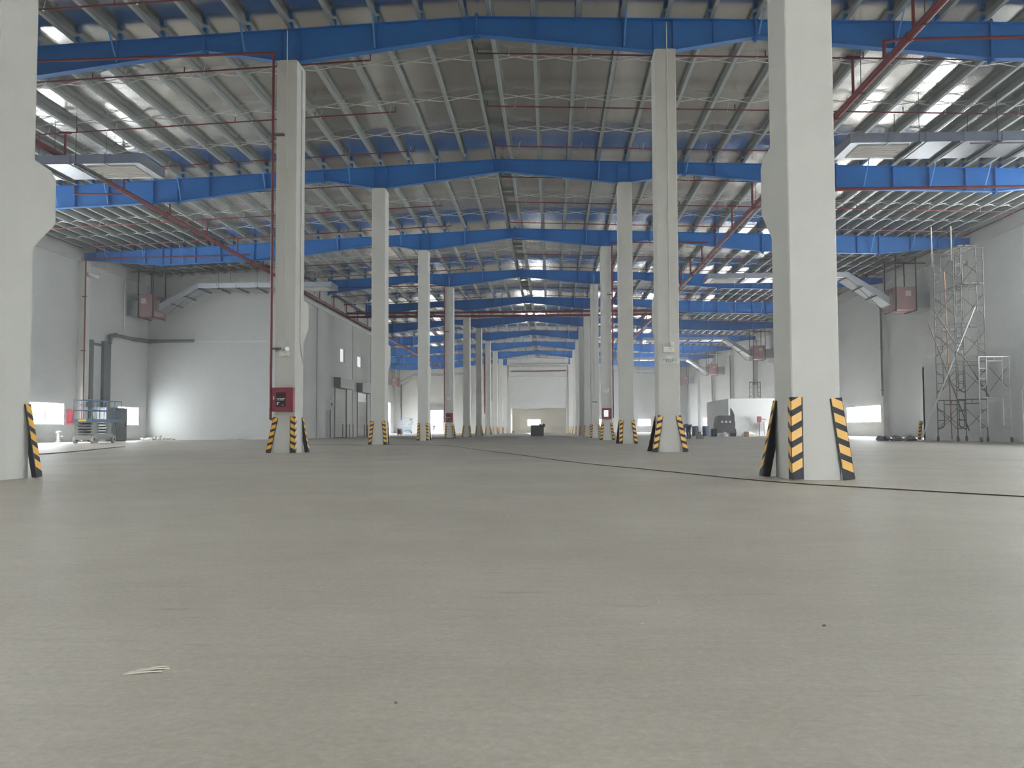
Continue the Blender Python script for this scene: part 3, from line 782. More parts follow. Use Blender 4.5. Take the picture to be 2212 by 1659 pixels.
conduit([(-7.60, F(4) - .016, 12.2), (-7.60, F(4) - .016, 3.2)], .016, 'white conduit up the face of the fifth left-row column')

# ================================================================== AIR DUCTS
def duct_system(side, y, label, full=True):
    s = side; ax = lambda d: RX + s * d
    p = thing('air_duct', (ax(12.5), y, 8.3), label, 'duct', 'ducted air units along the side walls')
    W = 2.0; zb, ht = (10.52, .33) if side > 0 else (10.24, .33)
    xe, xk, xs, xu0, xu1 = ax(12.55), ax(21.6), ax(24.3), ax(24.6), ax(26.0)
    if side > 0: xu1 = min(xu1, XR - .9)
    else: xu1 = max(xu1, XL + .9)
    # horizontal run in jointed lengths
    n = 7; st = (xk - xe) / n
    for i in range(n):
        mb = MB(); mb.box(xe + i * st, xe + (i + 1) * st - .012 * s, y, y + W, zb, zb + ht); mb.build('duct_length', 'duct', p)
    for i in range(n + 1):
        x = xe + i * st
        mb = MB(); a = .025
        for q_ in ((y - .025, y, zb - .025, zb + ht + .025), (y + W, y + W + .025, zb - .025, zb + ht + .025), (y, y + W, zb - .025, zb), (y, y + W, zb + ht, zb + ht + .025)): mb.box(x - a, x + a, *q_)
        mb.build('flange', 'duct', p)
    # sloping length down to the unit
    zu = 8.72; dz = zb - zu
    mb = MB(); mb.hexa([(xk, y, zb), (xs, y + .2, zu), (xs, y + W - .2, zu), (xk, y + W, zb), (xk, y, zb + ht), (xs, y + .2, zu + .5), (xs, y + W - .2, zu + .5), (xk, y + W, zb + ht)]); mb.build('sloping_duct', 'duct', p)
    for t in (.33, .66):
        x = xk + (xs - xk) * t; z = zb - dz * t
        mb = MB(); mb.box(x - .03, x + .03, y - .05, y + W + .05, z - .08, z - .03); mb.build('support_rail', 'dark', p)
    # bottom grille near the open end
    g0 = xe + s * .35; g1 = xe + s * 2.1
    mb = MB(); mb.box(g0, g1, y + .3, y + W - .3, zb - .03, zb - .002); gr = mb.build('grille', 'grille', p)
    for i in range(6):
        yy = y + .36 + i * (W - .72) / 5
        mb = MB(); mb.box(g0 + s * .06, g1 - s * .06, yy - .015, yy + .015, zb - .045, zb - .031); mb.build('louvre', 'grille', gr)
    for i in range(1, 7):
        x = xe + s * (2.3 + (i - 1) * 1.32)
        mb = MB(); mb.box(x - .05, x + .05, y - .12, y + W + .12, zb - .09, zb - .03); mb.build('support_rail', 'dark', p)
        if i % 2:
            for yy in (y - .09, y + W + .09):
                mb = MB(); mb.tube((x, yy, zb - .06), (x, yy, ztop(x) + .02), .012, 5); mb.build('hanger_rod', 'dark', p)
    # unit box
    mb = MB(); mb.box(xu0, xu1, y + .1, y + W - .1, 8.36, 9.86); u = mb.build('fan_unit', 'pink', p)
    mb = MB(); mb.box(xs, xu0, y + .35, y + W - .35, zu + .0, zu + .75); mb.build('canvas_collar', 'hood', p)
    mb = MB(); cxu = (xu0 + xu1) / 2; mb.box(cxu - .0 * s, cxu + .35 * s, y + .09, y + .1, 9.25, 9.6); mb.build('data_plate', 'grille', u)
    wallx = XR if s > 0 else XL
    mb = MB(); mb.box(xu1, wallx, y + .4, y + W - .4, 8.5, 9.5); mb.build('intake_collar', 'duct', p)
    # steel cradle
    for x in (xu0 + .05 * s, xu1 - .05 * s):
        for yy in (y + .02, y + W - .02):
            mb = MB(); mb.box(x - .03, x + .03, yy - .03, yy + .03, 8.3, ztop(x) + .02); mb.build('cradle_post', 'dark', p)
        mb = MB(); mb.box(x - .03, x + .03, y - .02, y + W + .02, 8.28, 8.34); mb.build('cradle_rail', 'dark', p)
    mb = MB(); mb.box(xu0, wallx - s * .4, y + .0, y + .06, 11.35, 11.42); mb.build('cradle_rail', 'dark', p)
    # drain pipe following the underside
    mb = MB(); mb.path([(xu1 - s * .2, y - .1, 8.22), (xs - s * .5, y - .1, 8.22), (xk, y - .1, zb - .12), (xe + s * 4, y - .1, zb - .12)], .025, 6); mb.build('drain_pipe', 'darkpipe', p)
    return p
for i, yy in enumerate((31.3, 59.5, 101.0, 129.5, 157.0)): duct_system(1, yy, 'galvanised air duct with faded red fan unit on the right side, %s from the camera' % ORD[i])
for i, yy in enumerate((31.3, 59.4, 157.0)): duct_system(-1, yy, 'galvanised air duct with faded red fan unit on the left side, %s from the camera' % ORD[i])

# ================================================================== SHUTTERS, DOORS
DN = [0]
def roller(ya, yb, zt_, label, open_gap=0.0):
    DN[0] += 1
    d = thing('door_%d' % DN[0], (XP, (ya + yb) / 2, 0), label, None, kind='structure')
    x = XP - .02
    n = int((zt_ - open_gap) / .115)
    sl = MB(); h = .115
    sl.hexa([(x - .03, ya + .08, 0), (x - .03, yb - .08, 0), (x - .06, yb - .08, 0), (x - .06, ya + .08, 0), (x + .02, ya + .08, h * .8), (x + .02, yb - .08, h * .8), (x - .06, yb - .08, h * .95), (x - .06, ya + .08, h * .95)])
    me = sl.mesh('slat', 'shutter', d.location)
    for i in range(n): put('slat', me, d, (0, 0, .03 + i * h))
    if open_gap:
        mb = MB(); mb.box(x - .02, x + .0, ya + .1, yb - .1, n * h + .05, zt_); mb.build('fixed_panel', 'white', d)
    for yy in (ya, yb - .08):
        mb = MB(); mb.box(x - .05, x + .1, yy, yy + .08, 0, zt_); mb.build('guide_rail', 'hood', d)
    mb = MB(); mb.box(XP + .001, XP + .6, ya - .25, yb + .2, zt_ + .02, zt_ + .9); mb.build('hood', 'hood', d)
    mb = MB(); mb.box(XP + .001, XP + .5, yb + .2, yb + .9, zt_ + .1, zt_ + .8); mb.build('motor_box', 'duct', d)
    # low guard rails before the shutter
    for yy in (ya + .2, ya + 1.7, yb - 1.7, yb - .2):
        mb = MB(); mb.tube((XP + .7, yy, 0), (XP + .7, yy, 1.15), .045, 8); mb.build('guard_post', 'rust' if yy > ya + 3 else 'darkpipe', d)
    return d
roller(77.0, 81.5, 4.3, 'closed steel roller shutter nearest the camera in the partition wall')
roller(86.1, 90.7, 4.27, 'second steel roller shutter with a white upper panel', .85)
DN[0] += 1
d = thing('door_%d' % DN[0], (XP, 74.9, 0), 'narrow grey personnel door beside the first roller shutter', None, kind='structure')
mb = MB(); mb.box(XP - .12, XP - .06, 74.0, 75.75, 0, 2.34); mb.build('leaf', 'door', d)
mb = MB(); mb.box(XP - .05, XP + .02, 73.95, 74.03, 0, 2.38); mb.box(XP - .05, XP + .02, 75.72, 75.8, 0, 2.38); mb.box(XP - .05, XP + .02, 73.95, 75.8, 2.32, 2.38); mb.build('door_frame', 'hood', d)
mb = MB(); mb.box(XP - .06, XP - .01, 74.12, 74.2, 1.0, 1.06); mb.build('handle', 'white', d)
mb = MB(); mb.box(XP - .06, XP - .055, 74.86, 74.88, 0.05, 2.3); mb.build('meeting_joint', 'dark', d)
w_ = thing('wall_lamp', (XP + .02, 76.0, 3.3), 'small round wall lamp beside the first roller shutter', 'light')
mb = MB(); mb.tube((XP + .001, 76.0, 3.35), (XP + .12, 76.0, 3.35), .09, 12); mb.build('lamp', 'white', w_)
mb = MB(); mb.box(XP + .001, XP + .06, 75.85, 76.2, 2.75, 2.95); mb.build('sign_plate', 'dark', w_)
DN[0] += 1
d = thing('door_%d' % DN[0], (-20.9, YE, 0), 'open daylit doorway in the end wall of the left aisle', None, kind='structure')
mb = MB(); mb.box(-22.1, -22.02, YE - .03, YE + .3, 0, 4.25); mb.box(-19.78, -19.7, YE - .03, YE + .3, 0, 4.25); mb.box(-22.1, -19.7, YE - .03, YE + .3, 4.17, 4.25); mb.build('door_frame', 'alu', d)
mb = MB(); mb.box(-22.2, -19.6, YE - .35, YE - .001, 4.3, 5.4); mb.build('shutter_hood', 'hood', d)
DN[0] += 1
d = thing('door_%d' % DN[0], (20.5, 39.2, 0), 'pale doorway into the low room by the scaffold', None, kind='structure')
mb = MB(); mb.box(20.40, 20.7, 38.5, 38.62, 0, 2.4); mb.box(20.40, 20.7, 39.88, 40.0, 0, 2.4); mb.box(20.40, 20.7, 38.5, 40.0, 2.3, 2.42); mb.build('door_frame', 'white', d)
mb = MB(); mb.box(20.6, 21.75, 39.75, 39.81, 0.02, 2.28); mb.build('leaf', 'white', d)

# ================================================================== SCAFFOLD
def frame_level(xa, xb, y, z0, h, r=.024):
    mb = MB(); w_ = xb - xa; i0, i1 = xa + w_ * .24, xb - w_ * .24; zb_ = z0 + h * .22
    mb.tube((xa, y, z0), (xa, y, z0 + h), r, 7); mb.tube((xb, y, z0), (xb, y, z0 + h), r, 7)
    mb.tube((xa, y, z0 + h - .03), (xb, y, z0 + h - .03), r, 7); mb.tube((i0, y, z0 + h - .22), (i1, y, z0 + h - .22), r * .85, 6)
    for xi, xp_ in ((i0, xa), (i1, xb)):
        mb.path([(xi, y, z0 + h - .03), (xi, y, zb_ + .16), (xi + (xp_ - xi) * .25, y, zb_ + .05), (xi + (xp_ - xi) * .6, y, zb_), (xp_, y, zb_)], r * .85, 6)
        for t in (.45, .7): mb.tube((xi, y, z0 + h * t), (xp_, y, z0 + h * t), r * .7, 6)
    mb.tube(((xa + xb) / 2, y, z0 + h - .22), ((xa + xb) / 2, y, z0 + h - .03), r * .7, 6)
    return mb
def castor(parent, x, y):
    mb = MB(); mb.tube((x - .03, y, .1), (x + .03, y, .1), .1, 12); mb.box(x - .05, x + .05, y - .02, y + .02, .1, .25); mb.build('castor', 'darkpipe', parent)
sc_ = thing('scaffold_tower', (19.2, 43.2, 0), 'tall grey tube scaffold tower standing before the low room', 'scaffold')
A = (18.48, 19.81, 44.0); B_ = (18.66, 20.0, 42.3); H = 1.76; Z0_ = .22
for lv in range(5):
    z = Z0_ + lv * H
    for xa, xb, y in (A, B_): frame_level(xa, xb, y, z, H).build('scaffold_frame', 'scaff', sc_)
    for side in (0, 1):
        for q in (0, 1):
            mb = MB(); za, zb2 = (z + .35, z + 1.35) if q else (z + 1.35, z + .35)
            mb.tube((A[side], A[2], za), (B_[side], B_[2], zb2), .014, 6); mb.build('cross_brace', 'scaff', sc_)
    for q in (0, 1):
        mb = MB(); za, zb2 = (z + .3, z + 1.4) if q else (z + 1.4, z + .3)
        if lv < 4: mb.tube((A[0], A[2] + .03, za), (A[1], A[2] + .03, zb2), .012, 6); mb.build('cross_brace', 'scaff', sc_)
for xa, xb, y in (A, B_):
    castor(sc_, xa, y); castor(sc_, xb, y)
for lv in (4, 5):
    z = Z0_ + lv * H + .02
    for i in range(3):
        x = 18.85 + i * .32 + (.25 if lv == 4 else 0)
        mb = MB(); mb.box(x, x + .26, B_[2] - .1, A[2] + .1, z, z + .05); mb.build('plank', 'plank', sc_)
for (x, y, z1) in ((18.44, 44.0, 10.35), (18.62, 42.3, 10.0)):
    mb = MB(); mb.tube((x, y + .06, 8.4), (x, y + .06, z1), .028, 7); mb.build('guard_post', 'cream', sc_)
for p_, q_, m_ in (((17.95, 43.0, 6.3), (20.05, 42.1, 2.0), 'scaff'), ((17.1, 42.6, .05), (19.55, 42.2, 6.2), 'scafw'), ((18.0, 43.6, 5.6), (19.9, 43.9, .5), 'scaff'), ((19.1, 44.3, 8.2), (19.3, 44.4, .1), 'rust')):
    mb = MB(); mb.tube(p_, q_, .028, 7); mb.build('raker_tube', m_, sc_)
sc2 = thing('scaffold_frame_stack', (19.5, 40.7, 0), 'pair of pale walk-through scaffold frames stacked right of the tower', 'scaffold')
for lv in range(2): frame_level(18.9, 20.22, 40.6, .2 + lv * 1.8, 1.8, .026).build('scaffold_frame', 'scafw', sc2)
for q in (0, 1):
    mb = MB(); mb.tube((20.22, 40.6, 3.4 if q else 2.3), (20.1, 42.2, 2.3 if q else 3.4), .014, 6); mb.build('cross_brace', 'scaff', sc2)
castor(sc2, 18.9, 40.6); castor(sc2, 20.22, 40.6)
sc3 = thing('scaffold_bay', (19.3, 86.5, 3.28), 'single scaffold frame standing on top of the far low room', 'scaffold')
frame_level(18.9, 19.9, 86.5, 3.28, 1.8).build('tube_frame', 'dark', sc3)

# ================================================================== SCISSOR LIFTS
def scissor_lift(x, y, label, wx=1.05, ly=3.3, zp=1.12, zr=2.28, body='lift', deck='liftblue', base=None):
    p = thing('scissor_lift', (x, y, 0), label, 'lift', 'scissor lifts')
    x0, x1 = x - wx / 2, x + wx / 2
    mb = MB(); mb.box(x0 + .1, x1 - .1, y + .05, y + ly - .6, .18, .42); mb.box(x0 + .02, x1 - .02, y + .3, y + ly - 1.0, .28, .5); mb.build('chassis', base or body, p)
    for xx in (x0 + .05, x1 - .05):
        for yy in (y + .25, y + ly - .9):
            mb = MB(); mb.tube((xx - .07, yy, .2), (xx + .07, yy, .2), .2, 14); w1 = mb.build('wheel', 'tyre' if body == 'lift' else 'tyred', p)
            mb = MB(); mb.tube((xx - .08, yy, .2), (xx + .08, yy, .2), .09, 10); mb.build('hub', 'dark', w1)
    n = 4; hz = (zp - .52) / n
    for i in range(n):
        for xx in (x0 + .16, x1 - .16):
            for q in (0, 1):
                mb = MB(); a, b = (.5 + i * hz + .04, .5 + (i + 1) * hz - .02); 
                if q: a, b = b, a
                ya_, yb_ = y + .25, y + ly - .95
                mb.hexa([(xx - .03, ya_, a - .035), (xx + .03, ya_, a - .035), (xx + .03, yb_, b - .035), (xx - .03, yb_, b - .035), (xx - .03, ya_, a + .035), (xx + .03, ya_, a + .035), (xx + .03, yb_, b + .035), (xx - .03, yb_, b + .035)])
                mb.build('scissor_arm', body, p)
        mb = MB(); mb.tube((x0 + .1, y + .25, .52 + i * hz), (x1 - .1, y + .25, .52 + i * hz), .035, 8); mb.build('pivot_bar', body, p)
    mb = MB(); mb.box(x0, x1, y, y + ly, zp, zp + .16); dk = mb.build('platform', deck, p)
    mb = MB(); mb.box(x - .22, x + .22, y - .008, y - .001, zp + .03, zp + .14); mb.build('warning_label', 'labely', dk)
    zs = (zp + .62, zr)
    for xx in (x0 + .03, x1 - .03):
        for j in range(5):
            yy = y + .03 + j * (ly - .06) / 4
            mb = MB(); mb.tube((xx, yy, zp + .15), (xx, yy, zr), .02, 6); mb.build('rail_post', deck, p)
        for z in zs:
            mb = MB(); mb.tube((xx, y + .03, z), (xx, y + ly - .03, z), .022, 6); mb.build('guard_rail', deck, p)
    for yy in (y + .03, y + ly - .03):
        for z in zs:
            mb = MB(); mb.tube((x0 + .03, yy, z), (x1 - .03, yy, z), .022, 6); mb.build('guard_rail', deck, p)
    mb = MB(); mb.box(x1 - .4, x1 - .1, y + .1, y + .3, zr - .35, zr - .1); mb.build('control_box', 'dark', p)
    for j in range(3):
        mb = MB(); mb.box(x0 + .3, x1 - .3, y - .03, y + .04, .48 + j * .2, .51 + j * .2); mb.build('ladder_step', 'dark', p)
    return p
scissor_lift(-24.5, 46.3, 'grey scissor lift with blue platform parked by the left window')
scissor_lift(-25.2, 157.5, 'blue scissor lift standing at the far end of the left aisle', 1.7, 1.3, 1.55, 2.7, 'liftblue', 'liftblue')
cb = thing('steel_cabinet', (-27.9, 55.6, 0), 'tall grey steel cabinet behind the scissor lift', 'cabinet')
mb = MB(); mb.box(-28.4, -27.2, 54.2, 56.9, .06, 2.1); mb.build('body', 'tray', cb)
for yy in (54.22, 55.58):
    mb = MB(); mb.box(-27.2, -27.18, yy, yy + 1.3, .1, 2.06); dd = mb.build('door', 'tray', cb)
    mb = MB(); mb.box(-27.18, -27.15, yy + 1.1, yy + 1.14, .95, 1.15); mb.build('handle', 'dark', dd)
mb = MB(); mb.box(-28.38, -27.22, 54.25, 56.85, 0, .06); mb.build('plinth', 'dark', cb)
rs = thing('warning_board', (XL + .03, 52.75, 1.05), 'red warning board on the left wall beside the window', 'sign')
mb = MB(); mb.box(XL + .003, XL + .05, 52.4, 53.1, 1.05, 1.95); mb.build('board', 'redsign', rs)
mb = MB(); mb.box(XL + .05, XL + .056, 52.42, 53.08, 1.07, 1.1); mb.build('rim', 'white', rs)

# ---- cable trays on the left wall
def tray_thing(name, boxes, pts, r, label):
    p = thing(name, boxes[0][0], label, 'cable tray', 'grey cable trays')
    for (a, b) in boxes:
        mb = MB(); mb.box(a[0], b[0], a[1], b[1], a[2], b[2]); mb.build('tray_length', 'tray', p)
    if pts:
        mb = MB(); mb.path(pts, r, 8); mb.build('pipe', 'tray', p)
        for q_ in pts[1:-1]:
            mb = MB(); mb.blob(q_, (r * 1.25,) * 3, 8, 0); mb.build('bend', 'tray', p, smooth=True)
    return p
tray_thing('cable_tray', [((XL + .002, 54.75, 0), (XL + .14, 55.2, 6.35)), ((XL + .002, 55.2, 6.05), (XL + .12, 56.4, 6.2))], None, 0, 'narrow grey tray rising up the left wall behind the scissor lift')
tray_thing('cable_tray', [((XL + .002, 56.4, 0), (XL + .2, 57.3, 6.4))], [(XL + .25, 57.0, 6.3), (XL + .25, 57.15, 6.75), (XL + .25, 57.8, 6.92), (XL + .25, 60.2, 6.9), (XL + .25, 62.75, 7.0), (-27.9, 62.75, 7.0), (-25.25, 62.75, 7.0)], .12, 'wide grey tray and pipe bending over to the cross wall')
conduit([(XL + .06, 59.3, 11.2), (XL + .06, 59.3, 7.4)], .06, 'white hooked pipe hanging on the left wall near the corner')
def flood(x, y, z, s, label):
    f = thing('floodlight', (x, y, z), label, 'light', 'wall floodlights')
    mb = MB(); mb.box(x, x + s * .25, y - .03, y + .03, z, z + .05); mb.build('bracket', 'white', f)
    mb = MB(); mb.hexa([(x + s * .15, y - .3, z - .05), (x + s * .5, y - .3, z - .18), (x + s * .5, y + .3, z - .18), (x + s * .15, y + .3, z - .05), (x + s * .2, y - .3, z + .12), (x + s * .55, y - .3, z - .02), (x + s * .55, y + .3, z - .02), (x + s * .2, y + .3, z + .12)]); mb.build('housing', 'white', f)
flood(XL + .42, F(3) + .3, 10.2, 1, 'white floodlight high on the left wall pilaster')
flood(XR - .42, F(3) + .3, 10.3, -1, 'white floodlight high on the right wall pilaster')

# ================================================================== MACHINES AND SITE CLUTTER
m = thing('generator', (-1.3, 88.2, 0), 'square dark grey machine cabinet alone in the middle aisle', 'machine')
mb = MB(); mb.prism([(-1.93, .0), (-.68, .0), (-.68, 1.0), (-.72, 1.08), (-1.9, 1.08), (-1.93, 1.04)], 'y', 87.7, 88.9); mb.build('housing', 'machine', m)
for i in range(3):
    mb = MB(); mb.box(-1.86 + i * .4, -1.5 + i * .4, 87.68, 87.7, .12, .95); mb.build('panel', 'machine', m)
mb = MB(); mb.box(-1.15, -.95, 88.0, 88.3, 1.08, 1.2); mb.build('filler', 'dark', m)
mb = MB(); mb.blob((-.68, 88.1, 1.02), (.17, .2, .2), 10, .05); mb.build('exhaust_cover', 'dark', m)
m = thing('site_machine', (14.2, 74.8, 0), 'dark wheeled site machine with three round openings near the low room', 'machine')
mb = MB(); mb.prism([(13.55, .35), (15.0, .35), (15.05, 1.0), (14.95, 1.62), (14.8, 1.72), (13.95, 1.72), (13.72, 1.6), (13.6, 1.0)], 'y', 74.4, 76.2); mb.build('body', 'machine', m)
for x in (13.98, 14.3, 14.62):
    mb = MB(); mb.tube((x, 74.36, 1.2), (x, 74.42, 1.2), .09, 14); mb.build('opening', 'grille', m)
mb = MB(); mb.prism([(14.78, 1.3), (15.1, 1.3), (15.12, 1.75), (15.0, 2.05), (14.84, 2.32), (14.78, 2.3)], 'y', 75.0, 75.08); mb.build('upright_fin', 'dark', m)
for x in (13.45, 15.0):
    for yy in (74.7, 75.9):
        mb = MB(); mb.tube((x - .1, yy, .32), (x + .12, yy, .32), .32, 16); mb.build('wheel', 'tyred', m)
mb = MB(); mb.box(13.5, 15.05, 74.3, 74.42, .3, .5); mb.build('bumper', 'dark', m)
def drum(x, y, label, h=.88, r=.29):
    d_ = thing('drum', (x, y, 0), label, 'drum', 'blue plastic drums')
    mb = MB(); mb.lathe([(r * .9, 0), (r, .05), (r, .28), (r * 1.04, .3), (r, .33), (r, .58), (r * 1.04, .6), (r, .63), (r, h - .06), (r * .88, h)], (x, y, 0), 18); mb.build('shell', 'drum', d_)
    mb = MB(); mb.tube((x + .12, y, h), (x + .12, y, h + .03), .04, 10); mb.build('bung', 'dark', d_)
drum(12.75, 80.4, 'blue plastic drum, left of the pair near the low room'); drum(13.6, 80.1, 'blue plastic drum, right of the pair near the low room')
def carton(x, y, w_, d, h, label, m_='brown', z=0, name='carton'):
    c = thing(name, (x, y, z), label, 'box', 'site cartons')
    mb = MB(); mb.box(x - w_ / 2, x + w_ / 2, y - d / 2, y + d / 2, z, z + h); mb.build('body', m_, c)
    mb = MB(); mb.box(x - w_ / 2, x - .01, y - d / 2, y + d / 2, z + h + .002, z + h + .012); mb.box(x + .01, x + w_ / 2, y - d / 2, y + d / 2, z + h + .002, z + h + .014); mb.build('flap', m_, c)
carton(12.9, 79.0, .3, .3, .38, 'small brown carton in front of the drums')
carton(15.55, 72.6, .32, .3, .4, 'brown carton on the floor right of the site machine')
carton(16.3, 74.0, .5, .3, .12, 'flat pale carton lying beside the low room', 'cream')
def heap(name, x, y, rx, ry, rz, n, m_, label, cat, size=.12, kind=None):
    o = MB()
    for i in range(n):
        a = random.uniform(0, 6.28); q = math.sqrt(random.random()); s_ = size * random.uniform(.5, 1.2)
        o.blob((x + rx * q * math.cos(a), y + ry * q * math.sin(a), s_ * .5 + rz * (1 - q) * random.random()), (s_, s_, s_ * .6), 6, .3)
    ob = o.build(name, m_, None, (x, y, 0)); tag(ob, label, cat, kind=kind); return ob
heap('plaster_rubble', -26.9, 60.9, 1.1, .8, .3, 60, 'rubble', 'heap of pale plaster rubble in the left corner', 'rubble', .13, 'stuff')
heap('plaster_rubble', -22.0, 62.5, .5, .3, .06, 14, 'rubble', 'small scatter of plaster at the foot of the cross wall', 'rubble', .1, 'stuff')
heap('plastic_sheet', 13.95, 73.2, .22, .16, .5, 14, 'cloth', 'crumpled white plastic bag before the site machine', 'bag', .2, 'stuff')
heap('plastic_sheet', 17.0, 78.8, .5, .3, .35, 16, 'cloth', 'crumpled white sheet heaped against the far low room', 'sheet', .22, 'stuff')
heap('plastic_sheet', 17.6, 46.8, .9, .5, .08, 20, 'tray', 'flattened grey sheet on the floor left of the scaffold', 'sheet', .18, 'stuff')
vb = thing('valve_box', (18.1, 79.3, 0), 'red valve box on a post beside the far low room', 'valve')
mb = MB(); mb.tube((18.1, 79.3, 0), (18.1, 79.3, 1.2), .05, 8); mb.build('post', 'darkpipe', vb)
mb = MB(); mb.box(17.92, 18.25, 79.15, 79.4, 1.2, 1.7); mb.build('box', 'redbox', vb)
mb = MB(); mb.tube((18.25, 79.25, 1.5), (18.65, 79.25, 1.4), .04, 8); mb.build('spout', 'darkpipe', vb)
wb = thing('switch_box', (18.75, 79.3, 0), 'white switch box on legs beside the red valve box', 'box')
mb = MB(); mb.box(18.5, 19.05, 79.15, 79.45, .55, 1.25); mb.build('box', 'cream', wb)
for x in (18.53, 19.02):
    mb = MB(); mb.tube((x, 79.3, 0), (x, 79.3, .55), .02, 6); mb.build('leg', 'darkpipe', wb)
sp = thing('standpipe', (XL + .5, 50.7, 0), 'pale standpipe stub under the left window', 'pipe')
mb = MB(); mb.lathe([(.16, 0), (.16, .08), (.1, .1), (.1, .5), (.15, .52), (.15, .62), (.05, .66)], (XL + .5, 50.7, 0), 14); mb.build('body', 'tyre', sp)
mb = MB(); mb.tube((XL + .5, 50.7, .3), (XL + .5, 51.1, .3), .07, 10); mb.build('outlet', 'tyre', sp)
cr = thing('cable_reel', (-17.0, 101.2, 0), 'wooden cable reel standing on the floor of the left aisle', 'reel')
for s_ in (-.22, .16):
    mb = MB(); mb.tube((-17.0 + s_, 101.2, .42), (-16.94 + s_, 101.2, .42), .42, 18); mb.build('flange', 'brown', cr)
mb = MB(); mb.tube((-17.2, 101.2, .42), (-16.84, 101.2, .42), .26, 16); mb.build('cable_winding', 'dark', cr)
for i, (x, y, lb) in enumerate(((-8.9, 66.0, 'flat dark board lying beside the fifth left-row column'), (-7.0, 65.4, 'flat dark board lying right of the fifth left-row column'))):
    o = MB(); o.prism([(x - .75, y - .9), (x + .7, y - .7), (x + .85, y + .8), (x - .6, y + .9)], 'z', .005, .07); ob = o.build('floor_board', 'plank', None, (x, y, 0)); tag(ob, lb, 'board')
# guard rail inside the far opening
gr_ = thing('guard_railing', (1.4, F(10) + 1.2, 0), 'low tube railing inside the bright far opening', 'railing')
for x in (.2, 1.0, 1.8, 2.55):
    mb = MB(); mb.tube((x, F(10) + 1.2, 0), (x, F(10) + 1.2, 1.15), .03, 6); mb.build('post', 'grille', gr_)
for z in (.4, .78, 1.15):
    mb = MB(); mb.tube((.2, F(10) + 1.2, z), (2.55, F(10) + 1.2, z), .028, 6); mb.build('rail', 'grille', gr_)
carton(-6.3, F(10) + .9, .35, .3, .4, 'small dark box left of the far opening', 'tray')

# ---- loose cables and scraps on the floor
def floor_cable(pts, r, label):
    P = [Vector((x, y, r)) for x, y in pts]; out = []
    for i in range(len(P) - 1):
        p0 = P[max(0, i - 1)]; p1 = P[i]; p2 = P[i + 1]; p3 = P[min(len(P) - 1, i + 2)]
        for t in (0, .2, .4, .6, .8):
            out.append(.5 * ((2 * p1) + (p2 - p0) * t + (2 * p0 - 5 * p1 + 4 * p2 - p3) * t * t + (3 * p1 - p0 - 3 * p2 + p3) * t ** 3))
    out.append(P[-1]); mb = MB(); mb.path(out, r, 6); return tag(mb.build('floor_cable', 'cable', None, tuple(P[0])), label, 'cable', 'cables on the floor')
floor_cable([(-12.5, 40.2), (-8.6, 38.9), (-4.71, 37.46), (-2.5, 29.5), (-1.12, 24.23), (.45, 17.7), (1.54, 14.43), (2.6, 11.23), (3.5, 9.83), (4.4, 8.64), (6.2, 6.6)], .0065, 'long black cable snaking across the floor past the nearest right column')
floor_cable([(-15.5, 22.0), (-14.24, 24.11), (-14.75, 27.16), (-16.0, 31.5), (-17.47, 36.43)], .012, 'thin dark cable on the floor of the left aisle')
for i, (x, y, sx_, lb) in enumerate(((.4, 3.43, .011, 'tiny pale stone chip on the open floor, right of centre'), (.3, 3.05, .007, 'tiny white stone chip just below the larger chip'), (.73, 2.8, .008, 'small white chip on the floor before the right column'), (.89, 3.03, .012, 'small dark chip on the floor, rightmost of the chips'), (-.37, 2.16, .009, 'small tan chip at the end of the dark scuff'), (-.1, 2.71, .006, 'tiny white speck on the floor near the middle'))):
    sx_ *= .55; o = MB(); o.blob((x, y, sx_ * .45), (sx_, sx_ * .8, sx_ * .6), 7, .25); ob = o.build('stone_chip', 'plank' if 'dark' in lb else 'rubble', None, (x, y, 0)); tag(ob, lb, 'chip', 'stone chips on the floor')
o = MB()
for a, b, t in (((-1.14, 2.40), (-1.06, 2.415), .012), ((-1.125, 2.43), (-1.05, 2.445), .01), ((-1.1, 2.455), (-1.06, 2.465), .008)):
    o.add([(a[0], a[1] - t, .002), (b[0], b[1] - t * .4, .006), (b[0] + .01, b[1] + t * .6, .003), (a[0] + .01, a[1] + t, .004), (a[0], a[1] - t, .0005), (b[0], b[1] - t * .4, .0035), (b[0] + .01, b[1] + t * .6, .0005), (a[0] + .01, a[1] + t, .0015)], [(0, 1, 2, 3), (7, 6, 5, 4), (0, 4, 5, 1), (1, 5, 6, 2), (2, 6, 7, 3), (3, 7, 4, 0)])
ob = o.build('paper_scrap', 'cream', None, (-1.1, 2.43, 0)); tag(ob, 'torn cream paper scrap on the near floor, left side', 'scrap')

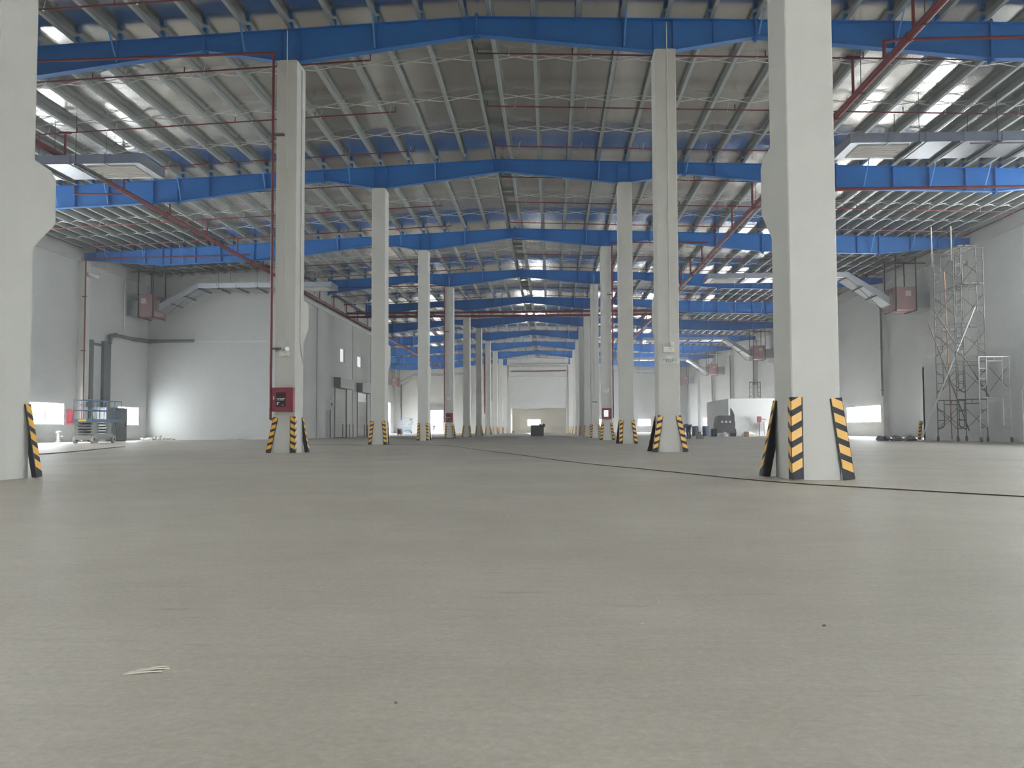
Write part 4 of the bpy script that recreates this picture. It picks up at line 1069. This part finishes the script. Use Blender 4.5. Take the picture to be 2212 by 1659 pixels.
# ================================================================== PEOPLE
def skin_obj(name, verts, edges, radii, m_, parent, root=0, sub=1):
    me = bpy.data.meshes.new(name); me.from_pydata([tuple(v) for v in verts], edges, []); me.materials.append(MT[m_])
    o = bpy.data.objects.new(name, me); COL.objects.link(o); o.parent = parent
    md = o.modifiers.new('Skin', 'SKIN')
    for i, sv in enumerate(me.skin_vertices[0].data):
        r_ = radii[i]; sv.radius = (r_, r_) if not isinstance(r_, tuple) else r_; sv.use_root = (i == root)
    ss = o.modifiers.new('Subsurf', 'SUBSURF'); ss.levels = sub; ss.render_levels = sub
    md.use_smooth_shade = True
    return o
def person(loc, rz, J, shirt, trousers, label):
    """J: joints in local space"""
    p = thing('person', loc, label, 'person'); p.rotation_euler = (0, 0, rz)
    names = ['pelvis', 'chest', 'neck', 'head', 'top', 'lsh', 'lel', 'lwr', 'lpalm', 'rsh', 'rel', 'rwr', 'rpalm', 'lhip', 'lkn', 'lan', 'lto', 'rhip', 'rkn', 'ran', 'rto']
    V = [Vector(J[n]) for n in names]; ix = {n: i for i, n in enumerate(names)}
    E_ = [(ix[a], ix[b]) for a, b in (('pelvis', 'chest'), ('chest', 'neck'), ('neck', 'head'), ('head', 'top'), ('chest', 'lsh'), ('lsh', 'lel'), ('lel', 'lwr'), ('lwr', 'lpalm'), ('chest', 'rsh'), ('rsh', 'rel'), ('rel', 'rwr'), ('rwr', 'rpalm'), ('pelvis', 'lhip'), ('lhip', 'lkn'), ('lkn', 'lan'), ('lan', 'lto'), ('pelvis', 'rhip'), ('rhip', 'rkn'), ('rkn', 'ran'), ('ran', 'rto'))]
    R = {'pelvis': .125, 'chest': .125, 'neck': .055, 'head': .092, 'top': .075, 'sh': .06, 'el': .042, 'wr': .03, 'palm': .034, 'hip': .085, 'kn': .058, 'an': .042, 'to': .036}
    rad = [R.get(n) or R[n[1:]] for n in names]
    # five fingers per hand
    for s in 'lr':
        w_ = V[ix[s + 'wr']]; pl = V[ix[s + 'palm']]; d = (pl - w_).normalized(); a = d.orthogonal().normalized()
        for f in range(5):
            off = a * (.03 * (f - 2) / 2); ln = (.05, .075, .085, .078, .06)[f]
            if f == 0: base, tip = w_.lerp(pl, .6) + a * -.03, w_.lerp(pl, .8) + a * -.06 + d * .02
            else: base, tip = pl + off + d * .01, pl + off + d * ln
            V.append(base); rad.append(.011); V.append(tip); rad.append(.008)
            E_.append((ix[s + 'palm'], len(V) - 2)); E_.append((len(V) - 2, len(V) - 1))
    skin_obj('body', V, E_, rad, 'skin', p)
    def sub_(nm, keys, pairs, mm, extra):
        ii = {k: i for i, k in enumerate(keys)}
        rr = [(R.get(k) or R[k[1:]]) + extra for k in keys]
        skin_obj(nm, [Vector(J[k]) for k in keys], [(ii[a], ii[b]) for a, b in pairs], rr, mm, p)
    sub_('shirt', ['pelvis', 'chest', 'lsh', 'lel', 'rsh', 'rel'], [('pelvis', 'chest'), ('chest', 'lsh'), ('lsh', 'lel'), ('chest', 'rsh'), ('rsh', 'rel')], shirt, .02)
    sub_('trousers', ['pelvis', 'lhip', 'lkn', 'lan', 'rhip', 'rkn', 'ran'], [('pelvis', 'lhip'), ('lhip', 'lkn'), ('lkn', 'lan'), ('pelvis', 'rhip'), ('rhip', 'rkn'), ('rkn', 'ran')], trousers, .018)
    for s in 'lr':
        skin_obj('shoe', [Vector(J[s + 'an']) + Vector((0, 0, -.02)), Vector(J[s + 'to'])], [(0, 1)], [.052, .045], 'hair', p)
    h = Vector(J['head']); t = Vector(J['top']); d = (t - h).normalized()
    face = Vector(J['face']).normalized(); side_ = d.cross(face).normalized()
    hb = MB(); hb.blob(h + d * .075 - face * .025, (.1, .1, .09), 12, 0); hb.build('hair', 'hair', p, org=(0, 0, 0), smooth=True)
    nb_ = MB(); nb_.blob(h + face * .1 + d * .02, (.016, .016, .024), 8, 0); nb_.build('nose', 'skin', p, org=(0, 0, 0), smooth=True)
    for s_ in (-1, 1):
        eb = MB(); eb.blob(h + face * .085 + d * .055 + side_ * .034 * s_, (.012, .012, .008), 8, 0); eb.build('eye', 'hair', p, org=(0, 0, 0), smooth=True)
        rb = MB(); rb.blob(h + side_ * .1 * s_ + d * .03, (.018, .02, .032), 8, 0); rb.build('ear', 'skin', p, org=(0, 0, 0), smooth=True)
    mo = MB(); mo.blob(h + face * .09 - d * .03, (.022, .01, .006), 8, 0); mo.build('mouth', 'redbox', p, org=(0, 0, 0), smooth=True)
    return p
# local frame: figure faces -Y
stand = dict(pelvis=(0, 0, .93), chest=(0, .0, 1.28), neck=(0, .0, 1.46), head=(0, -.01, 1.54), top=(0, -.01, 1.62), lsh=(.19, 0, 1.38), lel=(.25, .03, 1.1), lwr=(.26, -.04, .86), lpalm=(.26, -.05, .78), rsh=(-.19, 0, 1.38), rel=(-.25, .03, 1.1), rwr=(-.26, -.04, .86), rpalm=(-.26, -.05, .78), lhip=(.1, 0, .86), lkn=(.11, -.02, .48), lan=(.11, .03, .08), lto=(.12, -.14, .045), rhip=(-.1, 0, .86), rkn=(-.12, -.06, .48), ran=(-.12, .0, .08), rto=(-.13, -.17, .045), face=(0, -1, 0))
person((-21.35, YE - .6, 0), .3, stand, 'navy', 'grey', 'person in dark workwear standing in the bright far doorway')
bend = dict(pelvis=(0, .1, .86), chest=(0, -.3, .82), neck=(0, -.47, .74), head=(0, -.55, .68), top=(0, -.6, .62), lsh=(.19, -.38, .76), lel=(.22, -.42, .48), lwr=(.16, -.46, .26), lpalm=(.15, -.48, .19), rsh=(-.19, -.38, .76), rel=(-.22, -.42, .48), rwr=(-.16, -.46, .26), rpalm=(-.15, -.48, .19), lhip=(.11, .12, .8), lkn=(.14, .06, .45), lan=(.14, .16, .08), lto=(.15, -.02, .045), rhip=(-.11, .12, .8), rkn=(-.14, .06, .45), ran=(-.14, .16, .08), rto=(-.15, -.02, .045), face=(0, -.6, -.8))
person((8.8, 58.7, 0), -1.15, bend, 'navy', 'navy', 'person in dark clothes bending down to the floor beyond the right columns')
tb = thing('tool_bag', (9.55, 58.6, 0), 'slumped dark tool bag behind the bending person', 'bag')
mb = MB(); mb.prism([(9.35, 0), (9.8, 0), (9.75, .18), (9.62, .34), (9.5, .36), (9.38, .15)], 'y', 58.4, 58.8); mb.build('body', 'plank', tb)
mb = MB(); mb.path([(9.45, 58.6, .3), (9.5, 58.6, .44), (9.62, 58.6, .44), (9.66, 58.6, .3)], .015, 6); mb.build('handle', 'dark', tb)

# ================================================================== HAZE
hz = bpy.data.materials.new('dust_haze'); hz.use_nodes = True
hn = hz.node_tree; hn.nodes.clear()
ho = hn.nodes.new('ShaderNodeOutputMaterial'); hv = hn.nodes.new('ShaderNodeVolumeScatter')
hv.inputs['Density'].default_value = 0.0016; hv.inputs['Anisotropy'].default_value = 0.6; hv.inputs['Color'].default_value = (0.95, 0.97, 1.0, 1)
hn.links.new(hv.outputs[0], ho.inputs['Volume']); MT['haze'] = hz
hb_ = MB(); hb_.box(XL - .1, XR + .1, YB + .15, YE + .1, -.1, 13.3)
tag(hb_.build('dust_haze', 'haze'), 'thin dusty haze filling the whole hall', 'haze', kind='stuff')
SC.cycles.volume_bounces = 0

# every part keeps its own mesh data, which renders faster than many small instances
for o in list(bpy.data.objects):
    if o.type == 'MESH' and o.data.users > 1: o.data = o.data.copy()
